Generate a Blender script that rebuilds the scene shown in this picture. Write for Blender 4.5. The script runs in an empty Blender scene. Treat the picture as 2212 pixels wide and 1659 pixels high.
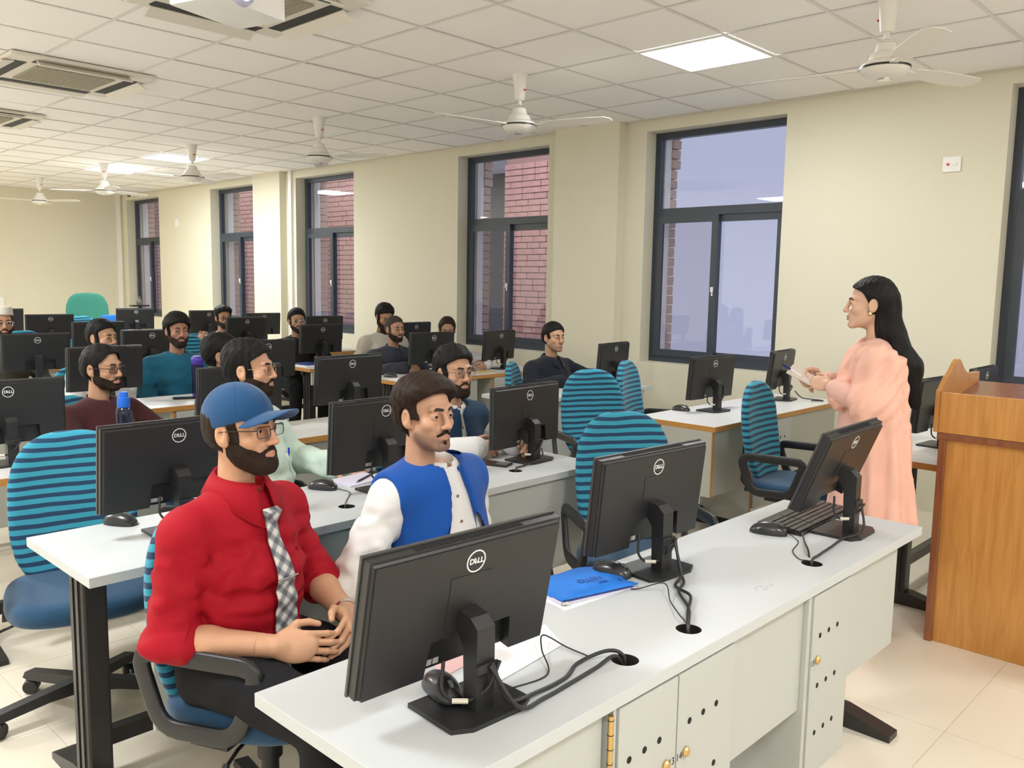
import bpy, bmesh, math, random
import numpy as np
from mathutils import Vector, Matrix, Euler
from mathutils.bvhtree import BVHTree
random.seed(7); np.random.seed(7)
C = bpy.context.scene.collection
SC = bpy.context.scene
PI = math.pi

# ---------------------------------------------------------------- camera
CAM = Vector((-3.200, -3.2147, 1.5413))
def cam_matrix(yaw, pitch, roll):
    f = Vector((math.sin(yaw)*math.cos(pitch), math.cos(yaw)*math.cos(pitch), math.sin(pitch)))
    r = Vector((math.cos(yaw), -math.sin(yaw), 0)); u = r.cross(f)
    r2 = math.cos(roll)*r + math.sin(roll)*u; u2 = -math.sin(roll)*r + math.cos(roll)*u
    return Matrix((r2, u2, -f)).transposed()
cd = bpy.data.cameras.new('camera'); cam = bpy.data.objects.new('camera', cd); C.objects.link(cam)
cam.matrix_world = Matrix.Translation(CAM) @ cam_matrix(math.radians(46.2023), math.radians(-6.7576), math.radians(0.987)).to_4x4()
cd.sensor_width = 36; cd.lens = 36*1844.97/2212; cd.clip_start = 0.02; cd.clip_end = 200
SC.camera = cam
# ---------------------------------------------------------------- world, exposure
w = bpy.data.worlds.new('dusk'); SC.world = w; w.use_nodes = True
w.node_tree.nodes['Background'].inputs[0].default_value = (0.335, 0.35, 0.485, 1)
w.node_tree.nodes['Background'].inputs[1].default_value = 1.0
vs = SC.view_settings; vs.view_transform = 'Standard'; vs.look = 'None'; vs.gamma = 1; vs.use_curve_mapping = False
vs.exposure = 0.50
SC.cycles.max_bounces = 12; SC.cycles.diffuse_bounces = 10; SC.cycles.glossy_bounces = 3
SC.cycles.transparent_max_bounces = 12; SC.cycles.caustics_reflective = False; SC.cycles.caustics_refractive = False
H = 2.95
PANELS = [(1.5, -0.3), (1.5, 6.9), (1.5, 8.7), (-3.3, -0.3), (-3.3, 3.3), (-3.3, 6.9), (-3.3, 10.5), (-1.5, -3.9), (1.5, -3.9), (-4.5, -3.9)]
PWR = [23, 43, 40, 50, 62, 75, 75, 27, 23, 38]
for k, (x, y) in enumerate(PANELS):
    ld = bpy.data.lights.new('panel_light', 'AREA'); ld.shape = 'SQUARE'; ld.size = 0.56; ld.energy = PWR[k]; ld.color = (0.94, 0.975, 1.0)
    lo = bpy.data.objects.new('panel_light', ld); C.objects.link(lo); lo.location = (x, y, H-0.0135)

for y_, e_ in ((4.6, 60), (9.0, 60), (13.5, 50)):   # fill lights added to brighten the brickwork outside, not fittings of the place
    ld = bpy.data.lights.new('brick_fill_light', 'AREA'); ld.shape = 'RECTANGLE'; ld.size = 0.5; ld.size_y = 1.6; ld.energy = e_; ld.color = (0.92, 0.90, 1.0)
    lo = bpy.data.objects.new('brick_fill_light', ld); C.objects.link(lo); lo.location = (3.9, y_, 3.9); lo.rotation_euler = (Vector((6.0, y_+0.3, 1.8))-Vector(lo.location)).to_track_quat('-Z', 'Y').to_euler()

# ---------------------------------------------------------------- materials
def nt(name):
    m = bpy.data.materials.new(name); m.use_nodes = True
    return m, m.node_tree, m.node_tree.nodes['Principled BSDF']
def lk(t, a, b): t.links.new(a, b)
def mat(name, col, rough=0.6, metal=0.0, bump=0.0, scale=60, var=0.0, spec=0.5, sheen=0.0, coat=0.0, vscale=None, detail=3):
    m, t, b = nt(name)
    b.inputs['Base Color'].default_value = (*col, 1); b.inputs['Roughness'].default_value = rough
    b.inputs['Metallic'].default_value = metal; b.inputs['Specular IOR Level'].default_value = spec
    if sheen: b.inputs['Sheen Weight'].default_value = sheen
    if coat: b.inputs['Coat Weight'].default_value = coat
    if bump or var:
        tc = t.nodes.new('ShaderNodeTexCoord'); n = t.nodes.new('ShaderNodeTexNoise')
        n.inputs['Scale'].default_value = scale; n.inputs['Detail'].default_value = detail; lk(t, tc.outputs['Object'], n.inputs['Vector'])
        if bump:
            bp = t.nodes.new('ShaderNodeBump'); bp.inputs['Strength'].default_value = bump; bp.inputs['Distance'].default_value = 0.004
            lk(t, n.outputs['Fac'], bp.inputs['Height']); lk(t, bp.outputs['Normal'], b.inputs['Normal'])
        if var:
            n2 = t.nodes.new('ShaderNodeTexNoise'); n2.inputs['Scale'].default_value = vscale or scale*0.3; lk(t, tc.outputs['Object'], n2.inputs['Vector'])
            mx = t.nodes.new('ShaderNodeMix'); mx.data_type = 'RGBA'
            mx.inputs[6].default_value = (*[c*(1-var) for c in col], 1); mx.inputs[7].default_value = (*[min(1, c*(1+var)) for c in col], 1)
            lk(t, n2.outputs['Fac'], mx.inputs[0]); lk(t, mx.outputs[2], b.inputs['Base Color'])
    return m
def vcol_mat(name, rough=0.5, bump=0.0, scale=300, sss=0.0):
    m, t, b = nt(name)
    a = t.nodes.new('ShaderNodeAttribute'); a.attribute_name = 'Col'; lk(t, a.outputs['Color'], b.inputs['Base Color'])
    b.inputs['Roughness'].default_value = rough; b.inputs['Specular IOR Level'].default_value = 0.35
    if sss: b.inputs['Subsurface Weight'].default_value = sss; b.inputs['Subsurface Radius'].default_value = (0.01, 0.004, 0.002); b.inputs['Subsurface Scale'].default_value = 0.5
    if bump:
        tc = t.nodes.new('ShaderNodeTexCoord'); n = t.nodes.new('ShaderNodeTexNoise'); n.inputs['Scale'].default_value = scale
        bp = t.nodes.new('ShaderNodeBump'); bp.inputs['Strength'].default_value = bump; bp.inputs['Distance'].default_value = 0.002
        lk(t, tc.outputs['Object'], n.inputs['Vector']); lk(t, n.outputs['Fac'], bp.inputs['Height']); lk(t, bp.outputs['Normal'], b.inputs['Normal'])
    return m
def stripe_mat(name, ca, cb, freq, duty=0.6, warp=0.25, axis='Z'):
    m, t, b = nt(name); b.inputs['Roughness'].default_value = 0.85; b.inputs['Sheen Weight'].default_value = 0.15
    N = t.nodes.new; tc = N('ShaderNodeTexCoord'); sx = N('ShaderNodeSeparateXYZ'); lk(t, tc.outputs['Object'], sx.inputs[0])
    n = N('ShaderNodeTexNoise'); n.inputs['Scale'].default_value = 5; n.inputs['Detail'].default_value = 1; lk(t, tc.outputs['Object'], n.inputs['Vector'])
    m1 = N('ShaderNodeMath'); m1.operation = 'MULTIPLY'; m1.inputs[1].default_value = freq; lk(t, sx.outputs[axis], m1.inputs[0])
    m2 = N('ShaderNodeMath'); m2.operation = 'MULTIPLY'; m2.inputs[1].default_value = warp*3; lk(t, n.outputs['Fac'], m2.inputs[0])
    m3 = N('ShaderNodeMath'); m3.operation = 'ADD'; lk(t, m1.outputs[0], m3.inputs[0]); lk(t, m2.outputs[0], m3.inputs[1])
    f = N('ShaderNodeMath'); f.operation = 'FRACT'; lk(t, m3.outputs[0], f.inputs[0])
    r = N('ShaderNodeValToRGB'); r.color_ramp.interpolation = 'LINEAR'; e = r.color_ramp.elements
    e[0].position = 0.0; e[0].color = (*ca, 1); e[1].position = duty-0.03; e[1].color = (*ca, 1)
    q = e.new(duty); q.color = (*cb, 1); q = e.new(0.97); q.color = (*cb, 1); q = e.new(0.999); q.color = (*ca, 1)
    lk(t, f.outputs[0], r.inputs[0]); lk(t, r.outputs[0], b.inputs['Base Color'])
    n3 = N('ShaderNodeTexNoise'); n3.inputs['Scale'].default_value = 500; lk(t, tc.outputs['Object'], n3.inputs['Vector'])
    bp = N('ShaderNodeBump'); bp.inputs['Strength'].default_value = 0.3; bp.inputs['Distance'].default_value = 0.002; lk(t, n3.outputs['Fac'], bp.inputs['Height']); lk(t, bp.outputs['Normal'], b.inputs['Normal'])
    return m
def emit_mat(name, col, s):
    m, t, b = nt(name); b.inputs['Base Color'].default_value = (*col, 1)
    b.inputs['Emission Color'].default_value = (*col, 1); b.inputs['Emission Strength'].default_value = s; return m
def glass_mat(name, tint=(1, 1, 1), refl=1.0):
    m = bpy.data.materials.new(name); m.use_nodes = True; t = m.node_tree; t.nodes.remove(t.nodes['Principled BSDF']); o = t.nodes['Material Output']
    N = t.nodes.new; tr = N('ShaderNodeBsdfTransparent'); tr.inputs[0].default_value = (*tint, 1); g = N('ShaderNodeBsdfGlossy'); g.inputs['Roughness'].default_value = 0.01
    lw = N('ShaderNodeLayerWeight'); lw.inputs[0].default_value = 0.5; pw = N('ShaderNodeMath'); pw.operation = 'POWER'; pw.inputs[1].default_value = 4.0; lk(t, lw.outputs['Facing'], pw.inputs[0])
    mu = N('ShaderNodeMath'); mu.operation = 'MULTIPLY_ADD'; mu.inputs[1].default_value = 0.8*refl; mu.inputs[2].default_value = 0.045*refl; lk(t, pw.outputs[0], mu.inputs[0])
    mx = N('ShaderNodeMixShader'); lk(t, mu.outputs[0], mx.inputs[0]); lk(t, tr.outputs[0], mx.inputs[1]); lk(t, g.outputs[0], mx.inputs[2]); lk(t, mx.outputs[0], o.inputs[0])
    return m
def wood_mat(name, c1, c2, sc=(14, 14, 1.2), rough=0.4, coat=0.3):
    m, t, b = nt(name); N = t.nodes.new; tc = N('ShaderNodeTexCoord'); mp = N('ShaderNodeMapping'); mp.inputs['Scale'].default_value = sc
    n = N('ShaderNodeTexNoise'); n.inputs['Scale'].default_value = 4; n.inputs['Detail'].default_value = 6; n.inputs['Distortion'].default_value = 0.6
    lk(t, tc.outputs['Object'], mp.inputs[0]); lk(t, mp.outputs[0], n.inputs['Vector'])
    r = N('ShaderNodeValToRGB'); r.color_ramp.elements[0].position = 0.32; r.color_ramp.elements[0].color = (*c1, 1); r.color_ramp.elements[1].position = 0.68; r.color_ramp.elements[1].color = (*c2, 1)
    lk(t, n.outputs['Fac'], r.inputs[0]); lk(t, r.outputs[0], b.inputs['Base Color']); b.inputs['Roughness'].default_value = rough; b.inputs['Coat Weight'].default_value = coat; b.inputs['Coat Roughness'].default_value = 0.25
    return m

# ---------------------------------------------------------------- object helpers
def tag(o, label=None, cat=None, group=None, kind=None):
    if label: o['label'] = label
    if cat: o['category'] = cat
    if group: o['group'] = group
    if kind: o['kind'] = kind
    return o
def empty(name, loc=(0, 0, 0), rz=0.0, label=None, cat=None, group=None):
    o = bpy.data.objects.new(name, None); C.objects.link(o); o.location = loc; o.rotation_euler = (0, 0, rz); o.empty_display_size = 0.1
    return tag(o, label, cat, group)
def obj(name, data, parent=None, m=None, loc=None, rot=None):
    if m is not None and not data.materials: data.materials.append(m)
    o = bpy.data.objects.new(name, data); C.objects.link(o)
    if parent: o.parent = parent
    if loc: o.location = loc
    if rot: o.rotation_euler = rot
    return o
def copy_tree(o, parent=None):
    c = o.copy(); C.objects.link(c)
    if parent: c.parent = parent
    for ch in o.children: copy_tree(ch, c)
    return c
class MB:
    """collects simple shapes; .build links them as ONE mesh object"""
    def __init__(s): s.bm = bmesh.new()
    def box(s, x0, x1, y0, y1, z0, z1, M=None, bev=0.0):
        vs_ = [s.bm.verts.new(p) for p in ((x0, y0, z0), (x1, y0, z0), (x1, y1, z0), (x0, y1, z0), (x0, y0, z1), (x1, y0, z1), (x1, y1, z1), (x0, y1, z1))]
        fs = [s.bm.faces.new([vs_[i] for i in f]) for f in ((3, 2, 1, 0), (4, 5, 6, 7), (0, 1, 5, 4), (1, 2, 6, 5), (2, 3, 7, 6), (3, 0, 4, 7))]
        if bev:
            es = list({e for f in fs for e in f.edges}); r = bmesh.ops.bevel(s.bm, geom=es, offset=bev, segments=2, affect='EDGES', profile=0.6)
            vs_ = list({v for f in r['faces'] for v in f.verts} | {v for v in vs_ if v.is_valid})
        if M is not None: bmesh.ops.transform(s.bm, matrix=M, verts=vs_)
        return s
    def prism(s, pts, t0, t1, plane='XZ', M=None):
        """polygon pts extruded along the third axis t0..t1"""
        def P(a, b, t): return {'XZ': (a, t, b), 'XY': (a, b, t), 'YZ': (t, a, b)}[plane]
        a = [s.bm.verts.new(P(p[0], p[1], t0)) for p in pts]; b = [s.bm.verts.new(P(p[0], p[1], t1)) for p in pts]
        n = len(pts); s.bm.faces.new(a); s.bm.faces.new(b[::-1])
        for i in range(n): s.bm.faces.new((a[i], b[i], b[(i+1) % n], a[(i+1) % n]))
        if M is not None: bmesh.ops.transform(s.bm, matrix=M, verts=a+b)
        return s
    def lathe(s, prof, n=24, M=None, cap=True):
        rings = []
        for (r, z) in prof: rings.append([s.bm.verts.new((r*math.cos(2*PI*k/n), r*math.sin(2*PI*k/n), z)) for k in range(n)])
        for a, b in zip(rings, rings[1:]):
            for k in range(n): s.bm.faces.new((a[k], a[(k+1) % n], b[(k+1) % n], b[k]))
        if cap: s.bm.faces.new(rings[0][::-1]); s.bm.faces.new(rings[-1])
        if M is not None: bmesh.ops.transform(s.bm, matrix=M, verts=[v for r in rings for v in r])
        return s
    def tube(s, pts, r, n=8, closed=False, sec=None, up=(0, 0, 1)):
        pts = [Vector(p) for p in pts]; rings = []; N = len(pts); rs = r if isinstance(r, (list, tuple)) else [r]*N
        prev = None
        for i, p in enumerate(pts):
            a = pts[(i-1) % N] if (closed or i) else p; b = pts[(i+1) % N] if (closed or i < N-1) else p
            d = (b-a).normalized()
            if sec:
                u = Vector(up); x = d.cross(u); x.normalize(); y = x.cross(d).normalized()
            else:
                if prev is None: prev = Vector((0, 0, 1)) if abs(d.z) < 0.9 else Vector((1, 0, 0))
                x = (prev - d*prev.dot(d)).normalized(); prev = x; y = d.cross(x)
            if sec: rings.append([s.bm.verts.new(p + x*q[0] + y*q[1]) for q in sec])
            else: rings.append([s.bm.verts.new(p + (x*math.cos(2*PI*k/n) + y*math.sin(2*PI*k/n))*rs[i]) for k in range(n)])
        L = len(rings[0])
        for i in range(N if closed else N-1):
            a = rings[i]; b = rings[(i+1) % N]
            for k in range(L): s.bm.faces.new((a[k], a[(k+1) % L], b[(k+1) % L], b[k]))
        if not closed: s.bm.faces.new(rings[0][::-1]); s.bm.faces.new(rings[-1])
        return s
    def sphere(s, c, r, n=12, sc=(1, 1, 1)):
        M = Matrix.Translation(c) @ Matrix.Diagonal((*[q*r for q in sc], 1)); bmesh.ops.create_uvsphere(s.bm, u_segments=n*2, v_segments=n, radius=1, matrix=M); return s
    def mesh(s, name='m', smooth=False, m=None, ang=40):
        bmesh.ops.recalc_face_normals(s.bm, faces=s.bm.faces[:]); me = bpy.data.meshes.new(name); s.bm.to_mesh(me); s.bm.free()
        if smooth: smooth_me(me, ang)
        if m: me.materials.append(m)
        return me
    def build(s, name, m, parent=None, smooth=False, ang=40, **k): return obj(name, s.mesh(name, smooth, m, ang), parent, **k)
def smooth_me(me, ang=40):
    me.polygons.foreach_set('use_smooth', [True]*len(me.polygons))
    if ang < 180:
        try: me.set_sharp_from_angle(angle=math.radians(ang))
        except Exception: pass
def spline(pts, n=6):
    """Catmull-Rom through points"""
    P = [Vector(p) for p in pts]; P = [P[0]*2-P[1]] + P + [P[-1]*2-P[-2]]; out = []
    for i in range(1, len(P)-2):
        for k in range(n):
            t = k/n; a, b, c, d = P[i-1], P[i], P[i+1], P[i+2]
            out.append(0.5*((2*b) + (c-a)*t + (2*a-5*b+4*c-d)*t*t + (3*b-a-3*c+d)*t**3))
    out.append(P[-2]); return out
def rrect(w, h, r, n=4):
    out = []
    for cx, cy, a0 in ((w/2-r, h/2-r, 0), (-w/2+r, h/2-r, 90), (-w/2+r, -h/2+r, 180), (w/2-r, -h/2+r, 270)):
        for k in range(n+1):
            a = math.radians(a0+90*k/n); out.append((cx+r*math.cos(a), cy+r*math.sin(a)))
    return out
def text_mesh(s, size, ext=0.0005, bold=0.0, name='txt'):
    cu = bpy.data.curves.new(name, 'FONT'); cu.body = s; cu.size = size; cu.align_x = 'CENTER'; cu.align_y = 'CENTER'; cu.extrude = ext; cu.offset = bold
    cu.resolution_u = 3
    o = bpy.data.objects.new('t', cu); C.objects.link(o); dg = bpy.context.evaluated_depsgraph_get(); dg.update()
    me = bpy.data.meshes.new_from_object(o.evaluated_get(dg)); bpy.data.objects.remove(o); bpy.data.curves.remove(cu); me.name = name
    return me
def RX(a): return Matrix.Rotation(a, 4, 'X')
def RY(a): return Matrix.Rotation(a, 4, 'Y')
def RZ(a): return Matrix.Rotation(a, 4, 'Z')
def T(x, y, z): return Matrix.Translation((x, y, z))

# ---------------------------------------------------------------- implicit surfaces (one continuous skin per body)
class Grid:
    def __init__(s, lo, hi, h):
        s.lo = np.array(lo, np.float32); s.h = h; n = np.ceil((np.array(hi)-s.lo)/h).astype(int)+1
        a = [s.lo[i] + h*np.arange(n[i], dtype=np.float32) for i in range(3)]
        s.X, s.Y, s.Z = np.meshgrid(*a, indexing='ij')
def ell(G, c, r, k=1):
    x = (G.X-c[0])/r[0]; y = (G.Y-c[1])/r[1]; z = (G.Z-c[2])/r[2]; q = np.sqrt(x*x+y*y+z*z)
    x /= r[0]; y /= r[1]; z /= r[2]; g = np.sqrt(x*x+y*y+z*z)+1e-6
    return q*(q-1)/g
def cap(G, a, b, ra, rb=None):
    rb = ra if rb is None else rb
    ax, ay, az = a; dx, dy, dz = b[0]-ax, b[1]-ay, b[2]-az; L = dx*dx+dy*dy+dz*dz+1e-9
    x = G.X-ax; y = G.Y-ay; z = G.Z-az; t = np.clip((x*dx+y*dy+z*dz)/L, 0, 1)
    return np.sqrt((x-t*dx)**2+(y-t*dy)**2+(z-t*dz)**2) - (ra+(rb-ra)*t)
def smin(a, b, k):
    h = np.clip(0.5+0.5*(b-a)/k, 0, 1); return b+(a-b)*h - k*h*(1-h)
def smax(a, b, k): return -smin(-a, -b, k)
def nets(d, G):
    """naive surface nets: verts, quads"""
    n = np.array(d.shape); cn = n-1; tot = int(cn.prod()); S = np.zeros((tot, 3), np.float32); cnt = np.zeros(tot, np.float32); ins = d < 0
    edges = []
    st = (cn[1]*cn[2], cn[2], 1)
    for ax in range(3):
        s0 = [slice(None)]*3; s1 = [slice(None)]*3; s0[ax] = slice(0, -1); s1[ax] = slice(1, None); s0 = tuple(s0); s1 = tuple(s1)
        I = np.argwhere(ins[s0] != ins[s1])
        if not len(I): continue
        a = d[s0][tuple(I.T)]; b = d[s1][tuple(I.T)]; t = a/(a-b); P = I.astype(np.float32); P[:, ax] += t
        u, v = [q for q in range(3) if q != ax]
        ok = (I[:, u] > 0) & (I[:, u] < n[u]-1) & (I[:, v] > 0) & (I[:, v] < n[v]-1); I = I[ok]; P = P[ok]; a = a[ok]
        cells = []
        for du, dv in ((1, 1), (0, 1), (0, 0), (1, 0)):
            J = I.copy(); J[:, u] -= du; J[:, v] -= dv; c = J[:, 0]*st[0]+J[:, 1]*st[1]+J[:, 2]; cells.append(c)
            for q in range(3): S[:, q] += np.bincount(c, P[:, q], tot).astype(np.float32)
            cnt += np.bincount(c, minlength=tot).astype(np.float32)
        Q = np.stack(cells, 1); fl = (a < 0) ^ (ax == 1); Q[~fl] = Q[~fl][:, ::-1]; edges.append(Q)
    Q = np.concatenate(edges); act = np.flatnonzero(cnt > 0); idx = np.full(tot, -1, np.int64); idx[act] = np.arange(len(act))
    V = S[act]/cnt[act][:, None]*G.h + G.lo
    return V.astype(np.float64), idx[Q]
def me_from(V, F, name='m', m=None, col=None, smooth=True, relax=1):
    V = np.asarray(V, np.float64); F = np.asarray(F)
    if relax:
        for _ in range(relax):
            A = np.zeros_like(V); c = np.zeros(len(V))
            for k in range(4):
                for q in range(3): A[:, q] += np.bincount(F[:, k], V[F[:, (k+1) % 4], q], len(V))
                c += np.bincount(F[:, k], minlength=len(V))
            V = V*0.5 + 0.5*A/np.maximum(c, 1)[:, None]
    me = bpy.data.meshes.new(name); me.vertices.add(len(V)); me.vertices.foreach_set('co', V.astype(np.float32).ravel())
    me.loops.add(F.size); me.loops.foreach_set('vertex_index', F.ravel().astype(np.int32)); me.polygons.add(len(F)); me.polygons.foreach_set('loop_start', np.arange(0, F.size, 4, dtype=np.int32))
    me.update(calc_edges=True)
    if smooth: me.polygons.foreach_set('use_smooth', np.ones(len(F), bool))
    if col is not None:
        a = me.color_attributes.new('Col', 'FLOAT_COLOR', 'POINT'); c4 = np.ones((len(V), 4), np.float32); c4[:, :3] = col; a.data.foreach_set('color', c4.ravel())
    if m: me.materials.append(m)
    return me
def joinVF(L):
    V = []; F = []; o = 0
    for v, f in L: V.append(v); F.append(f+o); o += len(v)
    return np.concatenate(V), np.concatenate(F)
def xf(V, M):
    A = np.array(M)[:3, :3]; b = np.array(M)[:3, 3]; return V@A.T + b
def snoise(x, y, z, seed=0):
    r = np.random.RandomState(seed); o = 0
    for k in range(4):
        a = r.normal(size=3); a /= np.linalg.norm(a); f = 1+0.7*k; o = o+np.sin((x*a[0]+y*a[1]+z*a[2])*f+r.rand()*6.3)/(1+0.4*k)
    return o/2.4

# ---------------------------------------------------------------- people
SKIN = vcol_mat('skin', 0.48, 0.15, 500, 0.06)
def hair_mat(name, col, rough=0.45, sc=(90, 90, 18)):
    m, t, b = nt(name); N = t.nodes.new; tc = N('ShaderNodeTexCoord'); mp = N('ShaderNodeMapping'); mp.inputs['Scale'].default_value = sc; n = N('ShaderNodeTexNoise'); n.inputs['Scale'].default_value = 2.2; n.inputs['Detail'].default_value = 4
    lk(t, tc.outputs['Object'], mp.inputs[0]); lk(t, mp.outputs[0], n.inputs['Vector']); bp = N('ShaderNodeBump'); bp.inputs['Strength'].default_value = 0.9; bp.inputs['Distance'].default_value = 0.004
    lk(t, n.outputs['Fac'], bp.inputs['Height']); lk(t, bp.outputs['Normal'], b.inputs['Normal'])
    mx = N('ShaderNodeMix'); mx.data_type = 'RGBA'; mx.inputs[6].default_value = (*[c*0.55 for c in col], 1); mx.inputs[7].default_value = (*[c*1.7 for c in col], 1); lk(t, n.outputs['Fac'], mx.inputs[0]); lk(t, mx.outputs[2], b.inputs['Base Color'])
    b.inputs['Roughness'].default_value = rough; b.inputs['Specular IOR Level'].default_value = 0.14; return m
HAIR = hair_mat('black_hair', (0.009, 0.008, 0.008), 0.5); HAIRB = hair_mat('dark_brown_hair', (0.022, 0.013, 0.009), 0.5); BEARD = hair_mat('beard_hair', (0.022, 0.013, 0.009), 0.6, (120, 120, 60)); HAIRL = hair_mat('long_black_hair', (0.008, 0.007, 0.007), 0.4, (120, 120, 7)); BROW = mat('brow_hair', (0.02, 0.013, 0.010), 0.7)
EYEM = vcol_mat('eye', 0.12); 
def eye_geo(n=14):
    """eyeball with the pole on +Y so iris rings are round"""
    mb = MB(); prof = [(0.0128*math.sin(a), -0.0128*math.cos(a)) for a in [PI*k/20 for k in range(1, 20)]]; mb.lathe(prof, n, M=RX(-PI/2)); me = mb.mesh('eyeball', True, ang=180)
    V = np.array([v.co[:] for v in me.vertices]); a = me.color_attributes.new('Col', 'FLOAT_COLOR', 'POINT'); y = np.abs(V[:, 1])/0.0128*np.sign(V[:, 1])
    c = np.ones((len(V), 4), np.float32); c[:] = (0.46, 0.42, 0.39, 1); c[y > 0.87] = (0.030, 0.015, 0.009, 1); c[y > 0.97] = (0.003, 0.003, 0.003, 1); a.data.foreach_set('color', c.ravel())
    me.materials.append(EYEM); return me
EYE = eye_geo()
EYX, EYY, EYZ = 0.0325, 0.0755, -0.002
def head(h=0.003, hair='short', beard=None, fat=1.0, nose=1.0, skin=(0.47, 0.25, 0.155), long=1.0, stubble=0.0, female=False, top=0.016, side=0.006, quiff=0.0, hairline=0.0, seed=1, bald=0.0, gaze=0.0, mouth=0.0, brow=1.0, eyeopen=1.0):
    G = Grid((-0.112, -0.135, -0.20), (0.112, 0.155, 0.160), h); X, Y, Z = G.X, G.Y, G.Z; Xa = np.abs(X); G2 = Grid.__new__(Grid); G2.X, G2.Y, G2.Z, G2.h, G2.lo = Xa, Y, Z, h, G.lo
    cr = ell(G, (0, -0.014, 0.030), (0.0765, 0.097, 0.087))
    cr = smin(cr, ell(G2, (0.030, -0.045, 0.005), (0.045, 0.055, 0.06)), 0.02)
    d = smin(cr, ell(G, (0, 0.018, -0.045), (0.060*fat, 0.066, 0.075)), 0.022)
    jw = 0.052*fat*(0.90 if female else 1)
    d = smin(d, cap(G2, (jw-0.004, 0.008, -0.062), (0.018, 0.071, -0.103), 0.017, 0.0145), 0.030)   # jaw line
    d = smin(d, ell(G, (0, 0.079, -0.103), (0.021, 0.016, 0.016)), 0.022)                            # chin
    d = smin(d, ell(G2, (0.041, 0.058, -0.030), (0.022*fat, 0.024, 0.020)), 0.022)                   # cheek bones
    d = smin(d, cap(G2, (0.008, 0.089, 0.020), (0.040, 0.076, 0.022), 0.010 if not female else 0.007), 0.020)  # brow ridge
    d = smin(d, ell(G, (0, 0.076, -0.066), (0.030, 0.020, 0.026)), 0.020)                            # muzzle
    d = smax(d, -ell(G2, (0.033, 0.107, -0.003), (0.021, 0.020, 0.0145)), 0.012)                     # eye sockets
    lid = ell(G2, (EYX, EYY, EYZ), (0.0152, 0.0150, 0.0145)); d = smin(d, lid, 0.004)
    d = np.maximum(d, -ell(G2, (EYX, EYY+0.013, EYZ-0.0015), (0.0128, 0.012, 0.0040*eyeopen)))       # lid slit
    n = cap(G, (0, 0.089, 0.012), (0, 0.1035+0.004*nose, -0.032), 0.0075, 0.0105); n = smin(n, ell(G, (0, 0.1045+0.004*nose, -0.036), (0.0125, 0.0120, 0.0105)), 0.008)
    n = smin(n, ell(G2, (0.0130, 0.098, -0.039), (0.0080, 0.0105, 0.0078)), 0.006); n = smax(n, -ell(G2, (0.0065, 0.104, -0.0475), (0.0042, 0.006, 0.0040)), 0.002)
    d = smin(d, n, 0.009)
    mo = 0.004*mouth
    ul = cap(G2, (0.000, 0.0965, -0.0655), (0.021, 0.0855, -0.0695), 0.0062, 0.0035); ll = cap(G2, (0.000, 0.0955, -0.0765-mo), (0.019, 0.0855, -0.0715), 0.0075, 0.0035)
    d = smin(d, smin(ul, ll, 0.002), 0.006); d = smax(d, -cap(G2, (0.000, 0.106, -0.0708-mo*.5), (0.022, 0.092, -0.0705), 0.0018+mo*.6, 0.0012), 0.003)
    d = smax(d, -ell(G, (0, 0.097, -0.0895), (0.018, 0.008, 0.005)), 0.008)
    # ears
    e = ell(G2, (0.078, -0.010, -0.010), (0.0115, 0.0205, 0.032)); e = smin(e, ell(G2, (0.075, -0.002, -0.034), (0.008, 0.010, 0.012)), 0.008)
    e = smax(e, -ell(G2, (0.0885, -0.006, -0.006), (0.007, 0.0115, 0.020)), 0.004); bd = smin(d, e, 0.007)
    # neck
    bd = smin(bd, cap(G, (0, -0.026, -0.06), (0, -0.040, -0.24), 0.048 if not female else 0.040, 0.055 if not female else 0.046), 0.018)
    bd = smin(bd, cap(G, (0, 0.014, -0.135), (0, 0.000, -0.165), 0.008), 0.02) if not female else bd
    V, F = nets(bd, G); ax = np.abs(V[:, 0]); x, y, z = V.T
    col = np.empty((len(V), 3)); col[:] = skin; sk = np.array(skin)
    red = np.exp(-((ax-0.040)**2/0.0004+(z+0.035)**2/0.0005)); col += (red*0.10)[:, None]*np.array((0.10, -0.02, -0.02)); nz = np.exp(-((ax)**2/0.0003+(z+0.037)**2/0.0003))*(y > 0.1); col += (nz*0.05)[:, None]*np.array((1, -0.1, -0.1))
    lm = np.clip(1.6-np.sqrt((ax/0.0225)**2+((z+0.0708)/(0.0098+mo*.5))**2)*1.3, 0, 1)*(y > 0.082); lipc = sk*0.55+np.array((0.16, 0.045, 0.04)) if not female else np.array((0.42, 0.14, 0.11)); col = col*(1-lm[:, None])+lipc*lm[:, None]
    if stubble:
        s = np.clip((-0.040-0.35*np.clip(y-0.02, 0, 1)-z)/0.02, 0, 1)*np.clip((y-0.0)/0.02, 0, 1)*np.clip((z+0.155)/0.03, 0, 1)*(1-lm); ms = np.clip(1.5-np.sqrt((ax/0.030)**2+((z+0.056)/0.012)**2), 0, 1)*(y > 0.08)*(1-lm); s = np.maximum(s, ms)*stubble
        col = col*(1-s[:, None])+np.array((0.055, 0.040, 0.034))*s[:, None]
    out = {'skin': (V, F, np.clip(col, 0, 1)), 'eyes': eyeopen > 0.3}
    nzv = lambda f, a: snoise(X*f, Y*f, Z*f*0.45, seed)*a
    parts = []
    # brows
    if brow: bb = cap(G2, (0.013, 0.096, 0.0195), (0.032, 0.089, 0.0225), 0.0034*brow, 0.0042*brow); bb = np.minimum(bb, cap(G2, (0.032, 0.089, 0.0225), (0.047, 0.076, 0.0165), 0.0040*brow, 0.0016)); parts.append(nets(smax(d-0.0018, bb-0.002, 0.001), G))
    out['brow'] = joinVF(parts) if parts else None
    out['hair'] = out['beard'] = None
    ear = ell(G2, (0.086, -0.010, -0.010), (0.018, 0.022, 0.033))
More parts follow.
